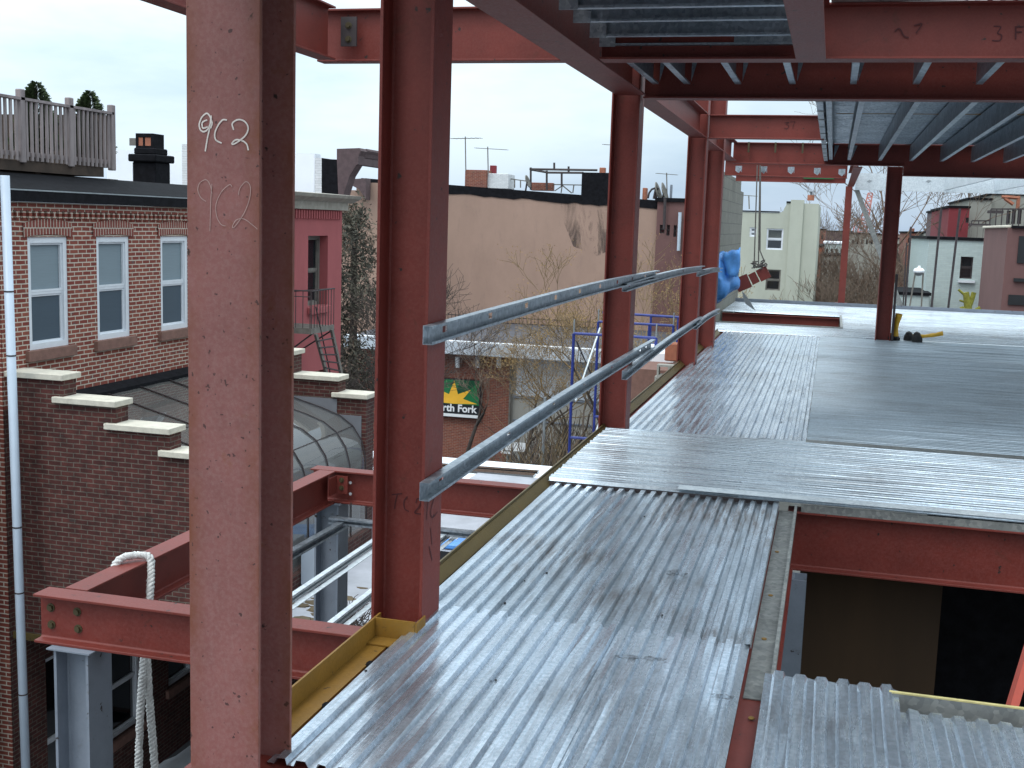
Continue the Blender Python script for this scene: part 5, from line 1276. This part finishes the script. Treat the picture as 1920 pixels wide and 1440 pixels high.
tree('bare_tree', T_(1712, 62), 14.5, .5, 'tall leafless tree rising against the sky right of the dark inner column', seed=41, depth=6, r0=.34, bark='bark_dark', tw=.016, trunk_f=.42, nb=2)
k = 0
lb = ['thicket tree beyond the far deck edge, %s' % s for s in ('left of the thin post', 'behind the thin post', 'just right of the thin post', 'behind the slanting brace', 'by the inner column', 'low one before the left far houses', 'low one at the foot of the brace', 'tall one at the picture centre of the thicket')]
for (px, y, h, sd) in ((1545, 58, 12.5, 51), (1580, 66, 14, 52), (1612, 56, 11.5, 53), (1640, 60, 13, 54), (1665, 50, 10.5, 55), (1555, 46, 9, 56), (1625, 45, 9, 57), (1597, 50, 11, 58)):
    tree('bare_tree', T_(px, y), h, .55, lb[k], seed=sd, depth=5, r0=.17, twig='twig_brown', tw=.014, nb=3, group='thicket trees beyond the deck', bud='bud_gold' if k in (5, 6) else None, budn=900); k += 1
tree('bare_tree', T_(1735, 52), 10.5, .6, 'smaller leafless tree between the rods and the globe lamp', seed=61, depth=5, r0=.15, tw=.018)
tree('bare_tree', T_(1690, 85), 16, .6, 'distant hazy leafless tree behind the lattice crane', seed=62, depth=5, r0=.2, tw=.028)
# ivy-clad conifer
def leafy(name, base, h, rx, ztop, n, lab, mats, seed):
    rnd = random.Random(seed); t = thing(name, lab, 'tree', base)
    MB().mat('bark_dark').tube([base, (base[0], base[1], ztop-1)], [.25, .08], 8).obj('trunk', t)
    mb = MB()
    cl = [(rnd.gauss(0, rx*.45), rnd.gauss(0, rx*.45), rnd.uniform(G0+1, ztop-.3), rnd.choice(mats)) for _ in range(190)]
    for i in range(n):
        cx_, cy_, cz_, mm = rnd.choice(cl); mb.mat(mm); fz = (cz_-G0)/(ztop-G0); sc = .45 if fz > .9 else 1
        p = Vector((base[0]+cx_*sc+rnd.gauss(0, .22), base[1]+cy_*sc+rnd.gauss(0, .22), cz_+rnd.gauss(0, .25))); u = Vector((rnd.gauss(0, 1), rnd.gauss(0, 1), rnd.gauss(0, 1))).normalized()*rnd.uniform(.05, .13); w = u.orthogonal()*.22
        mb.quad(p-u, p+w, p+u, p-w)
    mb.obj('crown', t)
b0 = at(664, 500, 1, 38)
leafy('ivy_covered_tree', (b0.x, 38, G0), 11, 1.0, at(664, 372, 1, 38).z, 11000, 'dark ivy covered tree squeezed between the red house and the tan building', ['ivy', 'ivy', 'ivy_light', 'twig_brown'], 5)
# brush filling the yards
rnd = random.Random(9); mb = MB().mat('brush')
def brushpatch(x0, x1, y0, y1, h, n):
    for i in range(n):
        p = Vector((rnd.uniform(x0, x1), rnd.uniform(y0, y1), G0)); q_ = p
        hh = h*rnd.uniform(.4, 1); pts = [p]
        for k_ in range(3): q_ = q_+Vector((rnd.gauss(0, .35), rnd.gauss(0, .35), hh/3)); pts.append(q_)
        mb.mat(rnd.choice(('brush', 'twig_brown', 'bark_dark', 'twig_gold'))); mb.tube(pts, [.03, .022, .016, .008], 3, caps=False)
brushpatch(-2.5, 4.5, 40, 62, 6.0, 1500); brushpatch(-10.5, -5, 36, 44, 3.2, 900); brushpatch(-14, -10, 26, 34, 3.0, 0)
o = mb.obj('undergrowth'); tag(o, 'tangled brown undergrowth in the back yards', 'undergrowth'); setting(o, 'stuff')
# pollard
t = thing('pollarded_tree', 'mossy pollarded tree stump with cut limbs before the pale wall at the right', 'tree', (at(1815, 580, 1, 30).x, 30, G0), 'trees at the right')
q = lambda a, b_: at(a, b_, 1, 30)
mb = MB().mat('moss'); mb.tube([Vector((q(1816, 590).x, 30, G0)), q(1816, 590), q(1815, 575), q(1813, 562), q(1811, 548)], [.26, .10, .09, .08, .07], 9); mb.obj('trunk', t)
for L, r_ in (([(1817, 576), (1822, 562), (1826, 548)], .06), ([(1811, 556), (1804, 549), (1797, 543)], .03), ([(1813, 568), (1805, 565), (1799, 563)], .025), ([(1812, 583), (1804, 580), (1802, 581)], .08), ([(1828, 583), (1833, 580), (1838, 577)], .05)):
    mb = MB().mat('moss'); mb.tube([q(*p_) for p_ in L], r_, 7); mb.obj('limb', t)
# globe lamp
t = thing('globe_lamp', 'white flattened globe lamp on two thin legs beyond the far deck edge', 'lamp', (at(1723, 580, 1, 34).x, 34, G0))
q = lambda a, b_: at(a, b_, 1, 34)
c = q(1723, 508); mb = MB().mat('globe'); mb.ball(c, .15, 16, 10, (1, 1, .62)); mb.tube([c+Vector((0, 0, .08)), c+Vector((0, 0, .14))], .035, 8); mb.obj('globe', t, smooth=True)
MB().mat('zinc').tube([c-Vector((0, 0, .05)), c-Vector((0, 0, .13))], [.13, .06], 12).obj('collar', t)
for a, b_ in (((1716, 512), (1704, 585)), ((1731, 512), (1727, 585))):
    e_ = q(*b_); mb = MB().mat('iron_grey'); mb.tube([q(*a), e_, e_+(e_-q(*a))*4.2], .022, 6); mb.obj('leg', t)

# ---- greenish white house
gh = thing('greenish_house', 'pale greenish stucco house with curved stepped parapet and white windows', 'building', (-2.3, 50, -8.4))
P50 = lambda a, b_: at(a, b_, 1, 50)
wn = []
for (x0_, y0_, x1_, y1_) in ((1438, 428, 1467, 469), (1406, 426, 1417.5, 444), (1437, 505, 1462, 545)):
    a = P50(x0_, y0_); b_ = P50(x1_, y1_); wn.append((a.x, b_.x, b_.z, a.z))
xa, xb = P50(1380, 480).x-1.5, P50(1530, 480).x
zlow = P50(1420, 397).z; zm = P50(1490, 381).z; zh = P50(1520, 375.5).z
mb = MB().mat('greenwhite'); wallgrid(mb, (0, 50, 0), X3, -Y3, xa, xb, -8.4, zlow-.02, wn, .15); mb.box((xa, 50.16, -8.4), (xb, 58, zlow-.05)); mb.obj('wall', gh)
mb = MB().mat('greenwhite'); x0_ = P50(1462, 390).x; x1_ = P50(1474, 390).x; pts = [(xa, 50, zlow-.02)]; 
prf = [(x0_, 50, zlow-.019), (x0_+.15, 50, zlow+.05), (x1_-.08, 50, zlow+.16), (x1_, 50, zlow+.30), (x1_, 50, zm), (xb-.02, 50, zm), (xb-.02, 50, zlow-.019)]
mb.prism(prf, (0, 8, 0)); mb.box((P50(1507, 0).x, 49.9, -8.3), (P50(1532, 0).x, 50.9, zh)); mb.obj('parapet', gh)
mb = MB().mat('tar'); mb.box((xa, 49.97, zlow-.01), (x0_, 50.3, zlow+.04)); mb.box((x1_, 49.97, zm+.002), (P50(1507, 0).x, 50.3, zm+.07)); mb.obj('cap', gh)
window(gh, (0, 50, 0), X3, -Y3, *wn[0], .05, .04, upper='pane', lower='pane_dark')
window(gh, (0, 50, 0), X3, -Y3, *wn[1], .05, .05, upper='pane_dark', lower='pane')
window(gh, (0, 50, 0), X3, -Y3, *wn[2], .05, .03, fm='iron_grey', upper='pane_dark', lower='pane_dark')
c = P50(1520, 370); mb = MB().mat('terracotta'); mb.tube([(c.x, 50.4, zh), (c.x, 50.4, zh+.22)], .14, 10); mb.obj('flue_pot', gh)
mb = MB().mat('zinc'); mb.tube([(c.x, 50.4, zh+.22), (c.x, 50.4, zh+.34)], .05, 6); mb.tube([(c.x, 50.4, zh+.34), (c.x, 50.4, zh+.37)], .18, 10); mb.obj('cowl', gh)

# ---- right hand buildings
def house(name, lab, y, px0, px1, ptop, mat, dep=8, wins=(), capm='tar', pb=500, grp=None):
    q_ = lambda a, b_: at(a, b_, 1, y); a = q_(px0, ptop); b_ = q_(px1, ptop); zt_h = (a.z+b_.z)/2
    t = thing(name, lab, 'building', ((a.x+b_.x)/2, y, G0), grp); wl_ = []
    for (u0, v0, u1, v1) in wins: c_ = q_(u0, v0); d_ = q_(u1, v1); wl_.append((c_.x, d_.x, d_.z, c_.z))
    mb = MB().mat(mat); wallgrid(mb, (0, y, 0), X3, -Y3, a.x, b_.x, G0, zt_h, wl_, .15)
    mb.quad((a.x, y, G0), (a.x, y, zt_h), (a.x, y+dep, zt_h), (a.x, y+dep, G0)); mb.quad((b_.x, y, G0), (b_.x, y+dep, G0), (b_.x, y+dep, zt_h), (b_.x, y, zt_h)); mb.quad((a.x, y+dep, G0), (a.x, y+dep, zt_h), (b_.x, y+dep, zt_h), (b_.x, y+dep, G0)); mb.obj('wall', t)
    for w_ in wl_: window(t, (0, y, 0), X3, -Y3, *w_, .08, .02, fm='iron', upper='pane', lower='pane_dark')
    MB().mat(capm).box((a.x-.08, y-.06, zt_h+.001), (b_.x+.05, y+dep, zt_h+.10)).obj('roof', t)
    return t, zt_h
wh, zwh = house('white_brick_building', 'white painted brick building with one dark window at the right', 45, 1742, 1850, 450, 'brick_painted', 10, [(1802, 481, 1822, 523)])
p = at(1812, 528, 1, 44.93); MB().mat('white_frame').box((p.x-.28, 44.88, p.z-.04), (p.x+.28, 44.995, p.z+.04)).obj('sill', wh)
house('low_white_wall_shed', 'low pale shed with dark roof line left of the white brick building', 43.5, 1665, 1743, 553, 'brick_painted', 4)
t = thing('brown_building', 'purple brown rendered building with tiled coping at the right edge', 'building', (5.5, 40, G0))
mb = MB().mat('maroon_render'); mb.box((5.02, 38, G0), (12, 43.6, 1.78)); mb.obj('wall', t)
mb = MB().mat('coping')
for k in range(22): mb.box((4.93, 38.02+k*.253, 1.781), (5.12, 38.22+k*.253, 1.86))
mb.obj('coping_tile_row', t, bevel=.02)
mb = MB().mat('dark_room'); mb.box((5.35, 37.96, .75), (6.6, 37.995, 1.55)); mb.box((5.3, 37.9, .2), (6.6, 37.994, .30)); mb.box((5.2, 37.95, -.5), (6.8, 37.995, -.2)); mb.obj('dark_opening', t)
MB().mat('tar').box((5.125, 37.9, 1.781), (12, 43.6, 1.85)).obj('roof', t)
mr, zmr = house('maroon_house', 'maroon painted house block between grey stone flats and distant rows', 58, 1780, 1818, 390, 'maroon_paint', 10, [(1811, 408, 1816, 418)])
house('shaped_gable_house', 'narrow dark house with stepped ornate roof left of the maroon one', 62, 1768, 1781, 394, 'cornice_brown', 10)
gs, zgs = house('grey_stone_flats', 'tall grey stone flats with iron balconies at the upper right', 60, 1817, 1860, 375, 'greystone', 10)
gs2, z2 = house('grey_stone_flats', 'tallest grey stone flats touching the right edge under the pale joists', 61, 1858, 1990, 367, 'greystone', 10, [(1888, 395, 1893, 420), (1898, 393, 1903, 420), (1909, 391, 1914, 420)])
mb = MB().mat('terracotta'); q = lambda a, b_: at(a, b_, 1, 59.5); 
for L in ([(1878, 369), (1912, 371)], [(1910, 369), (1908, 392)], [(1884, 372), (1900, 383)]): mb.tube([q(*L[0]), q(*L[1])], .09, 5)
o = mb.obj('rust_bracket'); tag(o, 'rust coloured iron bracket frame on top of the grey stone flats', 'iron bracket')
def pickets(lab, y, x0, x1, pt_, pb_, mat='iron', step=.22):
    a = at(x0, pt_, 1, y); b_ = at(x1, pt_, 1, y); c_ = at(x0, pb_, 1, y); t = thing('iron_railing', lab, 'railing', a, 'iron railings on the right hand roofs')
    mb = MB().mat(mat); mb.tube([a, b_], .04, 4); mb.tube([Vector((a.x, y, c_.z)), Vector((b_.x, y, c_.z))], .05, 4); x = a.x
    while x < b_.x: mb.tube([(x, y, c_.z), (x, y, a.z)], .03, 4); x += step
    mb.obj('picket_row', t)
pickets('railing with pale slats on the roof left of the brown building', 50, 1822, 1848, 424, 448, 'iron_grey')
pickets('dark railing high on the flats at the right edge', 52, 1858, 1930, 392, 428, 'iron')
pickets('short dark balcony railing on the grey stone flats', 57, 1822, 1856, 414, 421, 'iron', .3)
for (x0_, x1_, y_, l) in ((1820, 1858, 419, 'dark balcony slab low on the grey stone flats'), (1856, 1882, 394, 'dark balcony slab high on the grey stone flats')):
    a = at(x0_, y_, 1, 56.5); b_ = at(x1_, y_, 1, 56.5); o = MB().mat('iron').box((a.x, 56.5, a.z-.12), (b_.x, 57.4, a.z)).obj('balcony_slab'); tag(o, l, 'balcony')
# distant rows
dist = [(80, 1700, 1724, 437, 'brick_orange', 'distant brown brick house just right of the bare tree'), (82, 1722, 1737, 446, 'brick_painted', 'distant narrow white house beside the brown brick one'), (78, 1736, 1752, 437, 'greystone', 'distant grey house with flat dark roof behind the first tall rod'),
        (84, 1750, 1770, 431, 'cornice_brown', 'distant brown row house stepping up toward the maroon one'), (90, 1528, 1548, 431, 'brick_orange', 'distant brick house just right of the greenish house'),
        (75, 1546, 1585, 457, 'brick_painted', 'distant house with snowy white roof seen through the thicket'), (70, 1542, 1580, 480, 'greystone', 'distant grey house low in the thicket'), (95, 1585, 1665, 440, 'greystone', 'long distant grey row behind the thicket and brace'),
        (70, 1530, 1542, 463, 'terracotta', 'narrow orange brick rear wing beside the greenish house'), (100, 1660, 1702, 448, 'greystone', 'distant grey row behind the inner column')]
for y, a, b_, tp_, mt3, l in dist:
    ww = []
    if b_-a > 18:
        n_ = int((b_-a)/9)
        for k in range(n_): ww.append((a+3+k*9, tp_+9, a+6.5+k*9, tp_+18))
    house('distant_house', l, y, a, b_, tp_, mt3, 8, ww, 'snow' if 'snowy' in l else 'tar', grp='distant houses beyond the deck')
fbox('chimney', 'brown chimney on the distant brick house right of the bare tree', 'chimney', (1706, 428, 1714, 440), 80.5, .6, 'brick_orange')
# far backdrop row, so the horizon is closed with real buildings
rnd = random.Random(4); x = -150; k = 0
adj = ['brick', 'brown', 'grey', 'tan', 'pale']
mm = ['brick_orange', 'cornice_brown', 'greystone', 'tan_stucco', 'brick_painted']
for (pa, pb_, tp_) in ((1384, 1530, 440), (1530, 1600, 434), (1600, 1650, 438), (1650, 1700, 441), (1700, 1790, 440), (1790, 1920, 436)):
    i = k % 5; house('far_row_house', '%s far terrace filling the horizon, %s' % (adj[i], ('behind the greenish house', 'behind the left of the thicket', 'behind the crane tower', 'behind the inner column', 'behind the rods', 'behind the right hand flats')[k]), 130+5*k, pa, pb_, tp_, mm[i], 10, grp='far terraces on the horizon'); k += 1
# lattice crane
t = thing('lattice_crane', 'hazy reddish lattice crane tower far beyond the thicket', 'crane', (4, 150, G0))
q = lambda a, b_: at(a, b_, 1, 150); mb = MB().mat('crane_red')
A0, A1, B0, B1 = q(1628, 362), q(1604, 450), q(1636, 362), q(1622, 450)
mb.tube([A0, A1], .12, 4); mb.tube([B0, B1], .12, 4)
for k in range(11):
    f0, f1 = k/11, (k+1)/11; mb.tube([A0.lerp(A1, f0), B0.lerp(B1, f0)], .08, 4); mb.tube([A0.lerp(A1, f0), B0.lerp(B1, f1)], .08, 4)
mb.obj('tower', t)
mb = MB().mat('crane_red'); pts = [q(1598+8*k, 410+18*(abs(k-1.5)-.5)**2*.35) for k in range(4)]; mb.tube([q(1596, 448), q(1603, 420), q(1611, 410), q(1619, 420)], .12, 4); mb.obj('jib', t)

# ================================================================== LIGHT
w = bpy.data.worlds.new('World'); SC.world = w; w.use_nodes = True; nt = w.node_tree
bg = nt.nodes['Background']; out = nt.nodes['World Output']
SUN_EL, SUN_AZ = R(60), R(205)    # azimuth clockwise from +Y
sky = N(nt, 'ShaderNodeTexSky', sky_type='NISHITA'); sky.sun_disc = False; sky.sun_elevation = SUN_EL; sky.sun_rotation = SUN_AZ; sky.air_density = 1.4; sky.dust_density = 3
nt.links.new(sky.outputs[0], bg.inputs[0]); bg.inputs[1].default_value = .05
tc = N(nt, 'ShaderNodeTexCoord'); sx = N(nt, 'ShaderNodeSeparateXYZ'); nt.links.new(tc.outputs['Generated'], sx.inputs[0])
mp = N(nt, 'ShaderNodeMapping'); mp.inputs['Scale'].default_value = (1.2, 1.2, 4.5); nt.links.new(tc.outputs['Generated'], mp.inputs['Vector'])
nz = N(nt, 'ShaderNodeTexNoise'); nz.inputs['Scale'].default_value = 2.2; nz.inputs['Detail'].default_value = 7; nz.inputs['Roughness'].default_value = .55; nt.links.new(mp.outputs[0], nz.inputs['Vector'])
el = ramp(nt, sx.outputs['Z'], [(0, (.245, .305, .385)), (.06, (.30, .365, .43)), (.16, (.415, .455, .475)), (.34, (.405, .455, .48)), (.75, (1.08, 1.18, 1.2))])
cl = ramp(nt, nz.outputs['Fac'], [(.36, (.74, .84, .93)), (.60, (1.14, 1.14, 1.13))])
# brighter toward the left (-X) part of the sky
xr3 = N(nt, 'ShaderNodeMapRange'); xr3.inputs['From Min'].default_value = -.45; xr3.inputs['From Max'].default_value = .15; xr3.inputs['To Min'].default_value = 1.12; xr3.inputs['To Max'].default_value = .90; nt.links.new(sx.outputs['X'], xr3.inputs['Value'])
c = mix(nt, 1.0, el, cl, 'MULTIPLY'); c = mix(nt, 1.0, c, xr3.outputs[0], 'MULTIPLY')
b2 = N(nt, 'ShaderNodeBackground'); nt.links.new(c, b2.inputs[0]); b2.inputs[1].default_value = 1.95
ad = N(nt, 'ShaderNodeAddShader'); nt.links.new(bg.outputs[0], ad.inputs[0]); nt.links.new(b2.outputs[0], ad.inputs[1]); nt.links.new(ad.outputs[0], out.inputs[0])
sl_ = bpy.data.lights.new('sun', 'SUN'); sl_.energy = .8; sl_.angle = R(14); sl_.color = (1, .97, .93); so = bpy.data.objects.new('sun', sl_); COL.objects.link(so)
dirv = Vector((math.sin(SUN_AZ)*math.cos(SUN_EL), math.cos(SUN_AZ)*math.cos(SUN_EL), math.sin(SUN_EL)))
so.rotation_euler = dirv.to_track_quat('Z', 'Y').to_euler()
SC.view_settings.view_transform = 'Standard'; SC.view_settings.look = 'None'; SC.view_settings.exposure = 0; SC.view_settings.gamma = 1
SC.render.engine = 'CYCLES'; SC.cycles.max_bounces = 8; SC.cycles.transparent_max_bounces = 16
